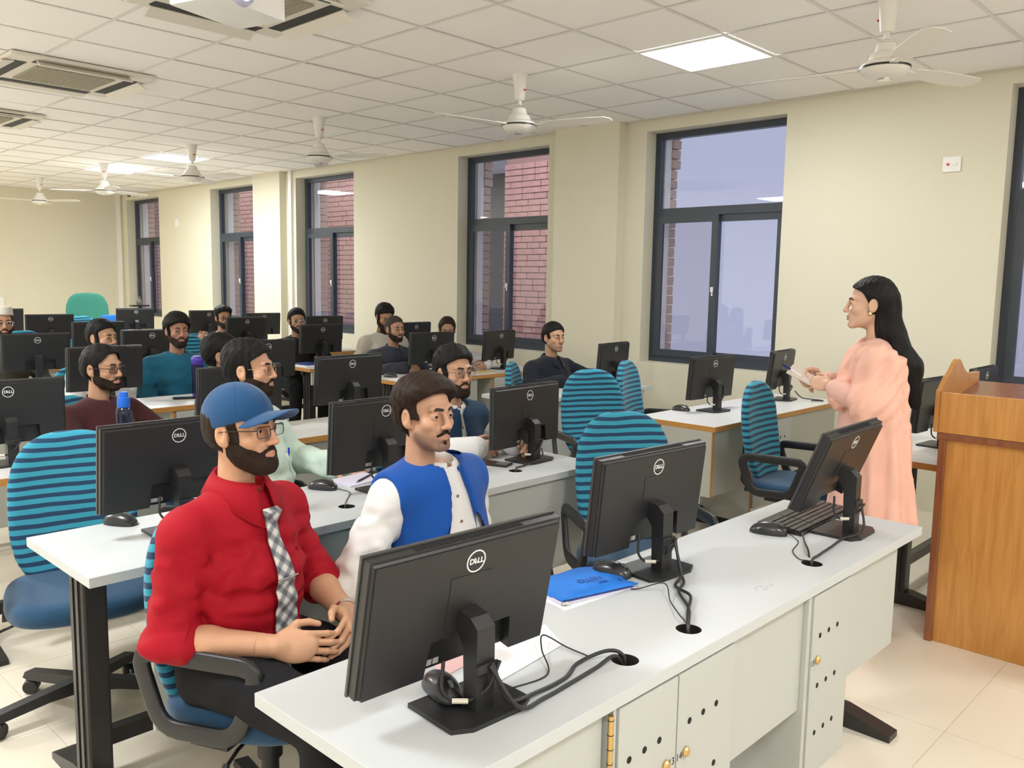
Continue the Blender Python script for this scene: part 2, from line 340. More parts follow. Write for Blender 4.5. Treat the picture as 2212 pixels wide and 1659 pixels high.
    if hair:
        hl = hairline
        A = 0.066+hl-Z+0.45*(Y-0.07) - 0.9*np.clip(Xa-0.030, 0, 1)*(bald if bald else 0.25)
        B = np.maximum(np.maximum(Y-0.034+0.12*(Z), (-0.036 if beard and beard != 'moustache' else -0.014)-Z), 0.006-Y); Cc = np.maximum(Y+0.028, -0.088-Z-0.35*(Y+0.06)); reg = smin(smin(A, B, 0.01), Cc, 0.012)+snoise(X*300, Y*300, Z*90, seed+3)*0.0022
        if hair == 'long': reg = smin(smin(0.066-Z+0.50*(Y-0.07), np.maximum(Y-0.010-0.55*np.clip(Z, 0, 1), -0.05-Z), 0.012), Cc, 0.012)
        th = side+(top-side)*np.clip((Z-0.02)/0.07, 0, 1)
        if quiff: th = th+quiff*np.exp(-((Y-0.055)**2/0.0016+(Z-0.085)**2/0.0018))
        if bald > 1: th = th*np.clip(1-np.exp(-((Y-0.02)**2+(X)**2)/0.002)*(Z > 0.06)*0.9, 0.1, 1)
        hd = smax(smin(d, cr, 0.01)-th+nzv(130, 0.0016+0.10*top), reg, 0.006)
        hd = smax(hd, -ear, 0.004)
        if hair == 'long':
            hd = smin(hd, ell(G, (0, -0.065, -0.02), (0.072, 0.055, 0.09)), 0.02); hd = smax(hd, -ear, 0.004)
        out['hair'] = nets(hd, G)
    if beard:
        bl = dict(short=0.0040, full=0.0048, long=0.012, goatee=0.004, moustache=0.004, trim=0.0022)[beard]
        ck = -0.028-0.56*np.clip(Y-0.018, 0, 1)
        low = smax(Z-ck+(0.012 if beard in ('goatee',) else 0), -0.006-Y+0.16*np.clip(-Z-0.06, 0, 1), 0.008); low = smax(low, -0.132-Z-(0.0 if beard != 'long' else 0.05), 0.01)
        if beard in ('goatee',): low = smax(low, np.sqrt((Xa/1.0)**2+((Y-0.085)/1.2)**2+((Z+0.085)/1.3)**2)-0.034, 0.006)
        mu = cap(G2, (0.006, 0.100, -0.0545), (0.027, 0.086, -0.066), 0.0060, 0.0052)
        reg = mu if beard == 'moustache' else smin(low, mu, 0.006)
        if beard == 'moustache': reg = smin(reg, ell(G, (0, 0.092, -0.091), (0.006, 0.02, 0.006)), 0.002)
        reg = smax(reg, -ell(G, (0, 0.100, -0.0725), (0.0265, 0.034, 0.0078)), 0.003)+snoise(X*330, Y*200, Z*330, seed+4)*0.0016
        b0 = d-bl+nzv(160, 0.0012+bl*0.12)
        if beard == 'full': b0 = smin(b0, ell(G, (0, 0.062, -0.106), (0.040, 0.034, 0.030)), 0.02)
        if beard == 'long': b0 = smin(b0, ell(G, (0, 0.066, -0.125), (0.050, 0.040, 0.065))+nzv(120, 0.003), 0.025)
        bq = smax(smax(b0, reg, 0.004), -ear, 0.004)
        out['beard'] = nets(bq, G)
    return out

def hand_vf(h=0.0035, curl=(0.5, 0.6, 0.4), spread=0.06, side=1, thumb=0.5, fcurl=None):
    """right hand (side=1): wrist at origin, fingers toward +Y, palm facing -Z, thumb toward -X*side"""
    G = Grid((-0.085, -0.05, -0.095), (0.075, 0.215, 0.05), h); s = side
    d = cap(G, (0, -0.05, 0), (0, 0.005, 0), 0.0265, 0.0255)
    d = smin(d, ell(G, (0, 0.045, 0), (0.041, 0.055, 0.0155)), 0.018); d = smin(d, ell(G, (-0.022*s, 0.030, -0.008), (0.018, 0.032, 0.014)), 0.012)
    fx = (-0.030, -0.0105, 0.0095, 0.028); L = (0.040, 0.045, 0.041, 0.031); yy = (0.083, 0.088, 0.084, 0.074); fr = (0.0088, 0.0092, 0.0088, 0.0078)
    for i in range(4):
        c = curl if fcurl is None else fcurl[i]; a = 0.0; p = np.array((fx[i]*s, yy[i]-0.012, -0.001)); sp = spread*(i-1.5)*s; r = fr[i]
        segs = (L[i]+0.012, L[i]*0.64, L[i]*0.52); fd = None
        for k in range(3):
            a += c[k]; dr = np.array((math.sin(sp)*math.cos(a), math.cos(sp)*math.cos(a), -math.sin(a))); q = p+dr*segs[k]; e = cap(G, p, q, r, r*0.92); fd = e if fd is None else smin(fd, e, 0.003); p = q; r *= 0.92
        d = smin(d, fd, 0.006)
    a = thumb; p = np.array((-0.026*s, 0.018, -0.006)); q = p+np.array((-0.030*s*math.cos(a)-0.004*s, 0.026, -0.022*math.sin(a)-0.004)); d = smin(d, cap(G, p, q, 0.0135, 0.0105), 0.010)
    u = q+np.array((-0.012*s*math.cos(a)+0.010*s*a, 0.028, -0.012*math.sin(a)-0.002)); d = smin(d, cap(G, q, u, 0.0103, 0.0092), 0.004); v = u+np.array((0.004*s, 0.024, -0.005)); d = smin(d, cap(G, u, v, 0.0092, 0.0078), 0.003)
    return nets(d, G)
def frame(o, fwd, up):
    f = Vector(fwd).normalized(); z = Vector(up); z = (z-f*z.dot(f)).normalized(); x = f.cross(z)
    M = Matrix((x, f, z)).transposed().to_4x4(); M.translation = Vector(o); return M

GOLD = mat('gold_wire', (0.75, 0.55, 0.28), 0.25, 1.0); DARKF = mat('dark_glasses_frame', (0.03, 0.018, 0.015), 0.3); LENS = glass_mat('spectacle_lens', (0.96, 0.965, 0.98), 0.4); METAL = mat('bright_metal', (0.75, 0.75, 0.76), 0.25, 1.0)
def glasses(parent, m, rim=0.0014, shape='rect'):
    rw, rh = (0.050, 0.031) if shape == 'rect' else (0.047, 0.039)
    me = MB()
    for s in (-1, 1):
        c = Vector((s*0.0345, 0.100, -0.006)); R = RZ(-s*0.14); loop = [c + R @ Vector((q[0], 0, q[1])) for q in rrect(rw, rh, rh*(0.30 if shape == 'rect' else 0.48), 5)]
        me.tube(loop, rim, 6, closed=True)
        me.tube([c+R@Vector((s*rw/2, 0, 0.008)), (s*0.073, 0.085, 0.002), (s*0.0815, 0.02, 0.002), (s*0.0835, -0.012, -0.001), (s*0.080, -0.03, -0.02)], rim*1.1, 6)
    me.tube([(-0.011, 0.1045, -0.002), (0, 0.108, 0.001), (0.011, 0.1045, -0.002)], rim, 6)
    fr = me.build('spectacle_frame', m, parent, True)
    for s in (-1, 1):
        l = MB(); c = Vector((s*0.0345, 0.100, -0.006)); R = RZ(-s*0.14); pts = [(q[0], q[1]) for q in rrect(rw-0.002, rh-0.002, rh*(0.28 if shape == 'rect' else 0.46), 5)]
        l.prism(pts, -0.0006, 0.0006, 'XZ', T(*c) @ R)
        l.build('lens', LENS, fr)
    return fr

def shrink(V, c, s): return (V-c)*s+c
class Person:
    """seated or standing figure; local frame: +Y forward, +X the figure's right, z up; origin on the floor under the hips"""
    def __init__(s, label, loc, deg, eye, group=None, hy=0.0, hp=0.0, hr=0.0, head_kw=None, h=0.004, lean=0.0, sh=0.19, girth=1.0, hs=0.93, tx=0.0):
        dr = math.radians(deg); loc = (loc[0]-math.cos(dr)*eye[1]-math.sin(dr)*eye[0], loc[1]-math.sin(dr)*eye[1]+math.cos(dr)*eye[0]); s.root = empty('person', (loc[0], loc[1], 0), math.radians(deg-90), label, 'person', group); s.h = h; s.eye = Vector(eye); s.g = girth
        s.Hm = T(*eye) @ RZ(-math.radians(hy)) @ RX(math.radians(hp)) @ RY(math.radians(hr)) @ Matrix.Diagonal((hs, hs, hs, 1))
        s.N = s.eye+Vector((tx, -0.030, -0.190)); s.hip = Vector((tx*1.3, 0, eye[2]-0.66)); s.sw = sh
        s.hd = head(**{'h': h, **(head_kw or {})}); s.kw = head_kw or {}; s.vf = []; s.col = []; s.skin = s.kw.get('skin', (0.47, 0.25, 0.155))
        V, F, col = s.hd['skin']; s.add(xf(V, s.Hm), F, col)
        s.headpart = empty('head'); s.headpart.parent = s.root; s.headpart.matrix_local = s.Hm; s.hands = []
    def add(s, V, F, col=None):
        s.vf.append((V, F)); s.col.append(col if col is not None else np.tile(np.array(s.skin), (len(V), 1)))
    def torso(s, G, off=0.0, arms=None, belly=0.0, limbs=True):
        N, hip, w, g = s.N, s.hip, s.sw, s.g; mid = (N+hip)/2
        lx = Vector(((N-hip).x, (N-hip).y, (N-hip).z)).normalized()
        def along(t): return hip+(N-hip)*t
        c = along(0.68); d = ell(G, (c.x, c.y+0.005, c.z), ((w-0.035+off)*1.0, 0.108*g+off, 0.185+off))
        c = along(0.40); d = smin(d, ell(G, (c.x, c.y+0.015+belly*0.3, c.z), (0.148*g+off, 0.112*g+belly+off, 0.17+off)), 0.06)
        c = along(0.08); d = smin(d, ell(G, (c.x, c.y+0.01, c.z), (0.168*g+off, 0.132*g+off, 0.13+off)), 0.05)
        a = N+Vector((w-0.035, -0.01, -0.052)); b = N+Vector((-w+0.035, -0.01, -0.052)); d = smin(d, cap(G, a, N+Vector((0, -0.012, -0.030)), 0.052+off, 0.060+off), 0.035); d = smin(d, cap(G, b, N+Vector((0, -0.012, -0.030)), 0.052+off, 0.060+off), 0.035)
        d = smin(d, cap(G, N+Vector((0, -0.014, -0.03)), N+Vector((0, 0, 0.0)), 0.062+off, 0.050+off), 0.025)
        return d
    def arm(s, side, el, wr):
        """side +1 right (local +X). el, wr: elbow and wrist in local coordinates"""
        S = s.N+Vector((side*(s.sw-0.012), -0.012, -0.068)); return S, Vector(el), Vector(wr)
    def box(s, pts, pad): 
        P = np.array([tuple(p) for p in pts]); return P.min(0)-pad, P.max(0)+pad
    def shirt(s, m, arms, off=0.012, sleeve=1.0, folds=0.006, h=None, name='shirt', cuff=0.006, bottom=None, belly=0.0, col=None, rs=(0.056, 0.047, 0.036), seed=3, front=None, vested=False, relax=1):
        """arms: {side: (elbow, wrist)}; sleeve 1 = to the wrist, 0.5 = to the elbow"""
        h = h or max(0.007, s.h*1.8); pts = [s.N, s.hip, s.N+Vector((s.sw, 0, 0)), s.N-Vector((s.sw, 0, 0)), s.hip+Vector((0.18, 0, -0.12)), s.hip-Vector((0.18, 0, 0))]
        for k, (e, q) in arms.items(): pts += [Vector(e), Vector(q)]
        lo, hi = s.box(pts, 0.12); hi[2] = min(hi[2], s.N.z+0.10); G = Grid(lo, hi, h); d = s.torso(G, off, belly=belly); d0 = d
        for k, (e, q) in arms.items():
            S, e, q = s.arm(k, e, q); d = smin(d, cap(G, S, e, rs[0]+off, rs[1]+off), 0.030)
            if sleeve > 0.5: q2 = e+(q-e)*((sleeve-0.5)*2); d = smin(d, cap(G, e, q2, rs[1]+off, rs[2]+off+cuff), 0.012)
        f = 26; n = snoise(G.X*f, G.Y*f, G.Z*f*1.3, seed)*folds*0.9 + (0.5-np.abs(snoise(G.X*15+G.Z*9, G.Y*15, G.Z*22, seed+2)*1.6))*folds*1.3 + snoise(G.X*60, G.Y*60, G.Z*75, seed+5)*folds*0.35 + np.clip(snoise(G.X*34-G.Z*20, G.Y*30, G.Z*44+G.X*22, seed+7)-0.25, 0, 1)*folds*1.4
        for k, (e, q) in arms.items():  # gathers at the elbow and armpit
            e = Vector(e); r = np.sqrt((G.X-e.x)**2+(G.Y-e.y)**2+(G.Z-e.z)**2); n = n+np.sin(r*150+snoise(G.X*20, G.Y*20, G.Z*20, seed)*2)*folds*0.7*np.exp(-(r/0.09)**2)
            S = s.N+Vector((k*(s.sw-0.05), 0.02, -0.13)); r = np.sqrt((G.X-S.x)**2+(G.Y-S.y)**2+(G.Z-S.z)**2); n = n+np.sin(r*110+snoise(G.X*18, G.Y*18, G.Z*18, seed+1)*2)*folds*0.45*np.exp(-(r/0.10)**2)
        if vested: n = n*np.clip((np.abs(G.X-s.N.x)-s.sw+0.03)/0.04, 0.12, 1)
        n = n*np.clip((s.N.z-0.05-G.Z)/0.05, 0.1, 1); d = d+n
        # neck opening
        nk = cap(G, s.N+Vector((0, 0.000, 0.004)), s.N+Vector((0, 0.014, 0.20)), 0.056, 0.10); d = smax(d, -nk, 0.004)
        if front: v = cap(G, s.N+Vector((0, 0.10, -front)), s.N+Vector((0, 0.06, 0.03)), 0.006, 0.035); d = smax(d, -v, 0.004)
        if bottom is not None: d = smax(d, bottom-G.Z, 0.004)
        V, F = nets(d, G); me = me_from(V, F, name, m, relax=relax); o = obj(name, me, s.root); s.shirt_o = o; s.bvh = BVHTree.FromPolygons([tuple(v) for v in V], [tuple(f) for f in F]); s.arms = arms; s.G = None
        return o
    def vest(s, m, off=0.026, open0=0.012, open1=0.05, h=None, bottom=0.0, name='waistcoat', belly=0.0, seed=9, shift=0.0):
        h = h or max(0.006, s.h*1.6); lo, hi = s.box([s.N, s.hip, s.N+Vector((s.sw, 0, 0)), s.N-Vector((s.sw, 0, 0))], 0.13); hi[2] = min(hi[2], s.N.z+0.05); G = Grid(lo, hi, h); d = s.torso(G, off, belly=belly)
        d = d+snoise(G.X*22, G.Y*22, G.Z*22, seed)*0.003
        d = smax(d, -s.torso_in(G, off-0.019, belly), 0.001)
        nk = cap(G, s.N+Vector((0, 0.012, 0.000)), s.N+Vector((0, 0.02, 0.20)), 0.068, 0.10); d = smax(d, -nk, 0.003)
        w = open0+(open1-open0)*np.clip((s.N.z-0.03-G.Z)/0.38, 0, 1.2); gap = np.maximum(np.abs(G.X-s.N.x+shift*np.clip(s.N.z-G.Z, 0, 1))-w, s.N.y+0.02-G.Y)+0*G.Z; d = smax(d, -gap, 0.004)
        for k in (1, -1):
            c = s.N+Vector((k*(s.sw+0.016), 0.0, -0.17)); d = smax(d, -ell(G, c, (0.040, 0.085, 0.135)), 0.004); d = smax(d, k*(G.X-s.N.x)-(s.sw+0.005), 0.004)
        d = smax(d, s.hip.z+bottom-G.Z, 0.004); V, F = nets(d, G); return obj(name, me_from(V, F, name, m, relax=1), s.root)
    def torso_in(s, G, off, belly): return s.torso(G, off, belly=belly)
    def collar(s, m, kind='fold', r=0.060, height=0.038, drop=0.034, open_=22, name='collar', lift=0.0, tip=0.05, cy=0.0, rr=None):
        """strip round the neck"""
        c = s.N+Vector((0, 0.004+cy, 0.004+lift)); mb = MB(); bm = mb.bm; n = 40; rings = []
        for i in range(n+1):
            a = math.radians(open_+(360-2*open_)*i/n); ca, sa = math.cos(a), math.sin(a); f = (1+ca)/2   # f 1 at the front
            fr = (0.5+0.5*math.cos(min(PI, (a if a < PI else 2*PI-a)*1.2)))
            e = lambda rad, z: c+Vector((sa*rad*0.98, ca*rad*1.08, z))
            back = 0.030*(1-f)
            if kind == 'fold':
                pr = [e(r+0.001, -0.018+back*0.4), e(r-0.001, height*0.75+back*0.5-0.012*f), e(r+0.004, height*0.85+back*0.5-0.012*f), e(r+0.018, height*0.45+back*0.4-0.016*f), e(r+0.034+0.012*fr, -drop*0.35-tip*fr**3+back*0.4)]
            else: pr = [e(r+0.005, -0.020+back*0.4), e(r+0.001, height*0.5+back*0.5-0.008*f), e(r-0.002, height+back*0.5-0.010*f)]
            rings.append([bm.verts.new(p) for p in pr])
        for a, b in zip(rings, rings[1:]):
            for k in range(len(a)-1): bm.faces.new((a[k], b[k], b[k+1], a[k+1]))
        o = mb.build(name, m, s.root, True, 180); md = o.modifiers.new('t', 'SOLIDIFY'); md.thickness = 0.0025; md.offset = 0
        return o
    def bodyarm(s, side, el, wr, hand=None, hh=None, hframe=None, rs=(0.047, 0.040, 0.0255), size=1.0):
        """bare arm inside the sleeve and a hand with five fingers"""
        s.hands.append((side, Vector(el), Vector(wr)))
        if hframe is not None:
            V, F = hand_vf(hh or max(0.003, s.h), side=side, **(hand or {})); V = V*size; s.add(xf(V, hframe), F)
    def body(s, legs=None, rs=(0.047, 0.041, 0.0265)):
        """the skin: trunk, arms, legs as one surface, joined with head and hands"""
        h = max(0.008, s.h*2); pts = [s.N, s.hip, s.N+Vector((s.sw, 0, 0)), s.N-Vector((s.sw, 0, 0)), s.hip+Vector((0.18, 0, -0.1))]
        for _, e, q in s.hands: pts += [e, q]
        if legs:
            for l in legs: pts += [Vector(p) for p in l]
        lo, hi = s.box(pts, 0.10); G = Grid(lo, hi, min(h, 0.012)); d = s.torso(G, -0.012)
        for k, e, q in s.hands:
            S = s.N+Vector((k*(s.sw-0.012), -0.012, -0.068)); d = smin(d, cap(G, S, e, rs[0], rs[1]), 0.03); m1 = e+(q-e)*0.35; d = smin(d, cap(G, e, m1, rs[1], rs[1]*0.96), 0.01); d = smin(d, cap(G, m1, q, rs[1]*0.96, rs[2]), 0.02)
        if legs:
            for a, b, c in legs: d = smin(d, cap(G, a, b, 0.068, 0.05), 0.03); d = smin(d, cap(G, b, c, 0.048, 0.035), 0.01)
        V, F = nets(d, G); 
        ok = np.ones(len(V), bool)
        s.add(V, F); VV, FF = joinVF(s.vf); me = me_from(VV, FF, 'body', SKIN, np.concatenate(s.col), relax=0); s.body_o = obj('body', me, s.root)
        hp = s.headpart
        def hp_add(name, vf, m, relax=1):
            if vf is None or not len(vf[0]): return None
            return obj(name, me_from(xf(vf[0], s.Hm), vf[1], name, m, relax=relax), s.root)
        km = s.kw
        s.hair_o = hp_add('hair', s.hd['hair'], s.hairm if hasattr(s, 'hairm') else HAIR); hp_add('beard', s.hd['beard'], s.beardm if hasattr(s, 'beardm') else BEARD); hp_add('eyebrows', s.hd['brow'], BROW)
        if s.hd['eyes']:
            g = math.radians(km.get('gaze', 0))
            for k in (-1, 1): o = obj('eye', EYE, s.root); o.matrix_local = s.Hm @ T(k*EYX, EYY, EYZ) @ RZ(-g) @ Matrix.Diagonal((*(3*[0.86 if km.get('female') else 1.0]), 1))
        return s
    def headobj(s, name, me, m=None):
        o = obj(name, me, s.root, m); o.matrix_local = s.Hm; return o
    def trousers(s, m, legs, name='trousers', shoes=None, h=0.011, r=(0.092, 0.068, 0.052), hipx=0.10):
        pts = [s.hip+Vector((0.18, -0.1, -0.08)), s.hip-Vector((0.18, 0, -0.1))]
        for l in legs: pts += [Vector(p) for p in l]
        lo, hi = s.box(pts, 0.11); G = Grid(lo, hi, h); c = s.hip; d = ell(G, (c.x, c.y, c.z), (0.175*s.g, 0.14*s.g, 0.12))
        for a, b, q in legs: d = smin(d, cap(G, a, b, r[0], r[1]), 0.05); d = smin(d, cap(G, b, q, r[1]-0.002, r[2]), 0.012)
        d = d+snoise(G.X*30, G.Y*30, G.Z*30, 4)*0.005; V, F = nets(d, G); o = obj(name, me_from(V, F, name, m), s.root)
        if shoes:
            for a, b, q in legs:
                q = Vector(q); G = Grid(tuple(q+Vector((-0.07, -0.11, -0.10))), tuple(q+Vector((0.07, 0.25, 0.06))), 0.008); d = smin(ell(G, q+Vector((0, 0.09, -0.055)), (0.045, 0.13, 0.042)), cap(G, q, q+Vector((0, -0.01, -0.045)), 0.045, 0.042), 0.03); d = smax(d, -G.Z+0.004, 0.003)
                V, F = nets(d, G); obj('shoe', me_from(V, F, 'shoe', shoes), s.root)
        return o
    def finish(s):
        bpy.data.objects.remove(s.headpart); return s.root

# ---------------------------------------------------------------- the room
WALL = mat('cream_wall_paint', (0.665, 0.635, 0.505), 0.75, bump=0.12, scale=140, var=0.02, vscale=1.5); WALLW = mat('white_plaster', (0.82, 0.81, 0.80), 0.8, bump=0.1)
CEILM = mat('ceiling_tile_board', (0.90, 0.885, 0.87), 0.9, bump=0.3, scale=260, var=0.012, vscale=3); TBAR = mat('ceiling_grid_paint', (0.74, 0.72, 0.69), 0.6)
FLOORM = mat('polished_cream_tile', (0.74, 0.675, 0.555), 0.27, var=0.035, scale=3, vscale=2.2, detail=5); GROUT = mat('tile_joint', (0.50, 0.43, 0.31), 0.7)
FRAME = mat('anthracite_window_frame', (0.035, 0.045, 0.062), 0.35); GLASS = glass_mat('window_glass', (0.965, 0.975, 0.985), 1.0); FROST = glass_mat('window_glass_with_screen', (0.86, 0.855, 0.86), 0.6)
WHITEP = mat('white_plastic', (0.78, 0.77, 0.74), 0.4); BLACKP = mat('black_plastic', (0.014, 0.014, 0.015), 0.42, bump=0.1, scale=700); BLACKM = mat('black_steel', (0.018, 0.016, 0.015), 0.38, bump=0.08, scale=300)
BRICK = mat('rust_brick', (0.37, 0.20, 0.17), 0.85, bump=0.7, scale=70, var=0.25, vscale=14); BRICKL = mat('pale_pink_brick', (0.55, 0.40, 0.34), 0.85, bump=0.6, scale=70, var=0.2, vscale=12); BRJ = mat('brick_joint', (0.26, 0.15, 0.13), 0.9)
XW, XF, XO = 3.03, 3.17, 3.30; YB, YF, XL = -5.6, 12.33, -6.2
WIN = [(-2.88, -1.60), (-0.08, 1.20), (2.32, 3.60), (5.46, 6.74), (7.80, 9.08), (10.85, 12.13)]; WZ0, WZ1, WZT = 0.87, 2.85, 2.17
mb = MB(); mb.box(XL-0.2, XO, YB-0.2, YF+0.2, -0.12, -0.0016); tag(mb.build('floor', GROUT), kind='structure'); FL = bpy.data.objects['floor']
tile = MB().box(0.00125, 0.54875, 0.00125, 0.54875, -0.012, 0.0, bev=0.0006).mesh('floor_tile', m=FLOORM)
for i in range(-6, 6):
    for j in range(-3, 20):
        x0, y0 = -0.085+0.55*i, -2.36+0.55*j
        if x0 > XW-0.3: continue
        obj('floor_tile', tile, FL, loc=(x0, y0, 0))
mb = MB(); mb.box(XL, -0.085-3.3-0.001, YB, YF, -0.012, -0.0002).box(-0.085-3.3+0.001, XW, 9*0-2.36+0.55*20+0.001, YF, -0.012, -0.0002).box(-0.085-3.3+0.001, XW, YB, -2.36-1.65-0.001, -0.012, -0.0002)
tag(mb.build('floor_border', FLOORM, FL), kind='structure')
# right wall with its window openings
mb = MB(); ys = [YB-0.2]
for a, b in WIN: ys += [a, b]
ys.append(YF+0.2)
for k in range(0, len(ys), 2): mb.box(XW, XO, ys[k], ys[k+1], -0.1, H+0.2)
for a, b in WIN: mb.box(XW, XO, a, b, -0.1, WZ0).box(XW, XO, a, b, WZ1, H+0.2)
tag(mb.build('wall_right', WALL), kind='structure')
tag(MB().box(XL-0.2, XO, YF, YF+0.2, -0.1, H+0.2).build('wall_far', WALL), kind='structure')
tag(MB().box(XL-0.2, XL, YB, YF, -0.1, H+0.2).build('wall_left', WALLW), kind='structure')
tag(MB().box(XL-0.2, XO, YB-0.2, YB, -0.1, H+0.2).build('wall_front', WALLW), kind='structure')
for n, (a, b) in enumerate(((1.42, 2.16), (6.97, 7.66), (-3.9, -3.2))): tag(MB().box(XW-0.10, XW+0.01, a, b, 0, H).build('trim_%d' % (n+1), WALL), kind='structure')
tag(MB().box(XW-0.035, XW, 6.80, 6.865, 0.0, H).build('trim_4', WHITEP), kind='structure'); tag(MB().box(2.93, 2.99, YF-0.03, YF, 0.0, H).build('trim_5', WHITEP), kind='structure')
# ceiling
cl = tag(MB().box(XL-0.2, XO, YB-0.2, YF+0.2, H+0.02, H+0.12).build('ceiling', CEILM), kind='structure')
ACS = [(-0.93, 0.88), (-0.93, 3.38), (-0.93, 5.62)]; tl = MB().box(0.006, 0.594, 0.006, 0.594, 0.0, 0.02, bev=0.002).mesh('ceiling_tile', m=CEILM)
def blocked(x, y):
    for px, py in PANELS:
        if abs(x+0.3-px) < 0.2 and abs(y+0.3-py) < 0.2: return True
    for ax, ay in ACS:
        if abs(x+0.3-ax) < 0.40 and abs(y+0.3-ay) < 0.40: return True
    return False
for i in range(-4, 6):
    for j in range(-5, 21):
        x, y = i*0.6, j*0.6
        if blocked(x, y) or x > 2.7: continue
        t = obj('ceiling_tile', tl, cl, loc=(x, y, H-0.003+random.random()*0.0015))
        if random.random() < 0.06: t.rotation_euler = (random.uniform(-1, 1)*0.008, random.uniform(-1, 1)*0.008, 0)
far = MB()
for i in range(-11, -4):
    for j in range(-10, 21):
        if not blocked(i*.6, j*.6): far.box(i*.6+.008, i*.6+.592, j*.6+.008, j*.6+.592, H-.004, H+.018)
for i in range(-4, 5):
    for j in range(-10, -5):
        if not blocked(i*.6, j*.6): far.box(i*.6+.008, i*.6+.592, j*.6+.008, j*.6+.592, H-.004, H+.018)
tag(far.build('ceiling_tile_field', CEILM, cl), kind='stuff')
g = MB()
for i in range(-10, 6): g.box(i*0.6-0.010, i*0.6+0.010, YB, YF, H-0.0065, H-0.0045) 
for j in range(-9, 21): g.box(XL, XW, j*0.6-0.010, j*0.6+0.010, H-0.0068, H-0.0046)
tag(g.build('ceiling_grid', TBAR, cl), kind='structure')
# windows
def window(n, a, b):
    wn = empty('window_%d' % n); wn['kind'] = 'structure'; x0, x1 = XF, XF+0.06; fw = 0.055; m = MB()
    m.box(x0, x1, a, a+fw, WZ0, WZ1).box(x0, x1, b-fw, b, WZ0, WZ1).box(x0, x1, a+fw, b-fw, WZ1-fw, WZ1).box(x0, x1, a+fw, b-fw, WZ0, WZ0+fw).box(x0-0.002, x1, a+fw, b-fw, WZT-0.035, WZT+0.035); m.build('window_frame', FRAME, wn)
    mid = (a+b)/2
    for nm, s0, s1, dx in (('sash', mid-0.02, b-fw, -0.028), ('sash', a+fw, mid+0.045, 0.012)):
        q = MB(); sw = 0.058; X0, X1 = x0+dx+0.006, x0+dx+0.036; z0, z1 = WZ0+fw, WZT-0.035
        q.box(X0, X1, s0, s0+sw, z0, z1).box(X0, X1, s1-sw, s1, z0, z1).box(X0, X1, s0+sw, s1-sw, z1-sw, z1).box(X0, X1, s0+sw, s1-sw, z0, z0+sw); s_ = q.build('sash', FRAME, wn)
        MB().box((X0+X1)/2-0.002, (X0+X1)/2+0.002, s0+sw, s1-sw, z0+sw, z1-sw).build('pane', FROST if dx < 0 else GLASS, s_)
        if dx < 0: MB().box(X0-0.018, X0, s0+0.016, s0+0.040, 1.49, 1.535, bev=0.005).box(X0-0.008, X0, s0+0.022, s0+0.034, 1.46, 1.49).build('latch', WHITEP, s_)
    MB().box(x0+0.028, x0+0.032, a+fw, b-fw, WZT+0.035, WZ1-fw).build('transom_pane', GLASS, wn)
    # outside: white reveal and brick edge on the far jamb, soffit above
    MB().box(XO, 3.39, b-0.02, b+0.35, 0.3, 3.0).build('outer_reveal', WALLW, wn); MB().box(XO, 3.52, a, b, WZ1+0.04, WZ1+0.16).build('outer_lintel', WALLW, wn)
    q = []; z = 0.5; k = 0
    while z < 2.95: q.append((z, k)); z += 0.0865; k += 1
    if n in (2, 3):
        for z, k in q:
            dz = 0.03 if z > 2.5 and n >= 2 else 0; obj('brick', QB, wn, loc=(3.39, b-0.012-dz+(0.004 if k % 2 else 0), z))
    else:
        e = MB()
        for z, k in q: e.box(3.39, 3.51, b-0.012, b+0.20, z+0.004, z+0.082)
        tag(e.build('brick_edge', BRICKL, wn), kind='stuff')
QB = MB().box(0, 0.12, 0, 0.22, 0.004, 0.082, bev=0.008).mesh('brick', m=BRICKL)
for n, (a, b) in enumerate(WIN): window(n+1, a, b)
# the brick building across the light well
bb = tag(MB().box(6.02, 6.6, 3.7, 5.80, 0.2, 3.36).build('neighbour_building', BRJ), 'rust brick pier of the neighbouring building seen through the third window', 'building', 'brick building outside the windows')
QM = [MB().box(0, 0.06, 0.004, L-0.004, 0.004, 0.083, bev=0.008).mesh('brick', m=BRICK) for L in (0.24, 0.36)]
HB = MB().box(0, 0.06, 0.004, 0.116, 0.004, 0.083, bev=0.008).mesh('brick', m=BRICK)
z = 0.55; k = 0
while z < 3.25:
    y = 5.80-(0.12 if k % 2 else 0.0)
    if k % 2: obj('brick', HB, bb, loc=(5.97, 5.68, z))
    while y > 4.60:
        q = random.random() < 0.35; L = 0.36 if q else 0.24; y -= L; obj('brick', QM[1 if q else 0], bb, loc=(5.965+random.random()*0.008, y, z))
    z += 0.0875; k += 1
def brick_block(y0, y1, label):
    b = tag(MB().box(6.02, 6.6, y0, y1, 0.2, 3.36).build('neighbour_building', BRJ), label, 'building', 'brick building outside the windows'); e = MB(); z = 0.5; k = 0
    while z < 3.3:
        y = y0-(0.12 if k % 2 else 0)
        while y < y1: e.box(5.965+random.random()*.01, 6.03, max(y, y0)+0.005, min(y+0.24, y1)-0.005, z+0.005, z+0.082); y += 0.24
        z += 0.0875; k += 1
    tag(e.build('brick_facing', BRICK, b), kind='stuff')
brick_block(8.7, 10.95, 'rust brick pier of the neighbouring building seen through the fourth window'); brick_block(12.3, 15.6, 'rust brick pier of the neighbouring building seen through the fifth window'); brick_block(17.5, 22, 'dark brick pier of the neighbouring building seen through the last window')
DARK = mat('dark_grey_render', (0.10, 0.10, 0.10), 0.8)  # plain dark grey for the gap between the brick piers
tag(MB().box(7.2, 7.4, 5.4, 24, 0.2, 3.4).build('recess_wall', DARK), 'dark recessed wall between the brick piers outside', 'wall', None, None)
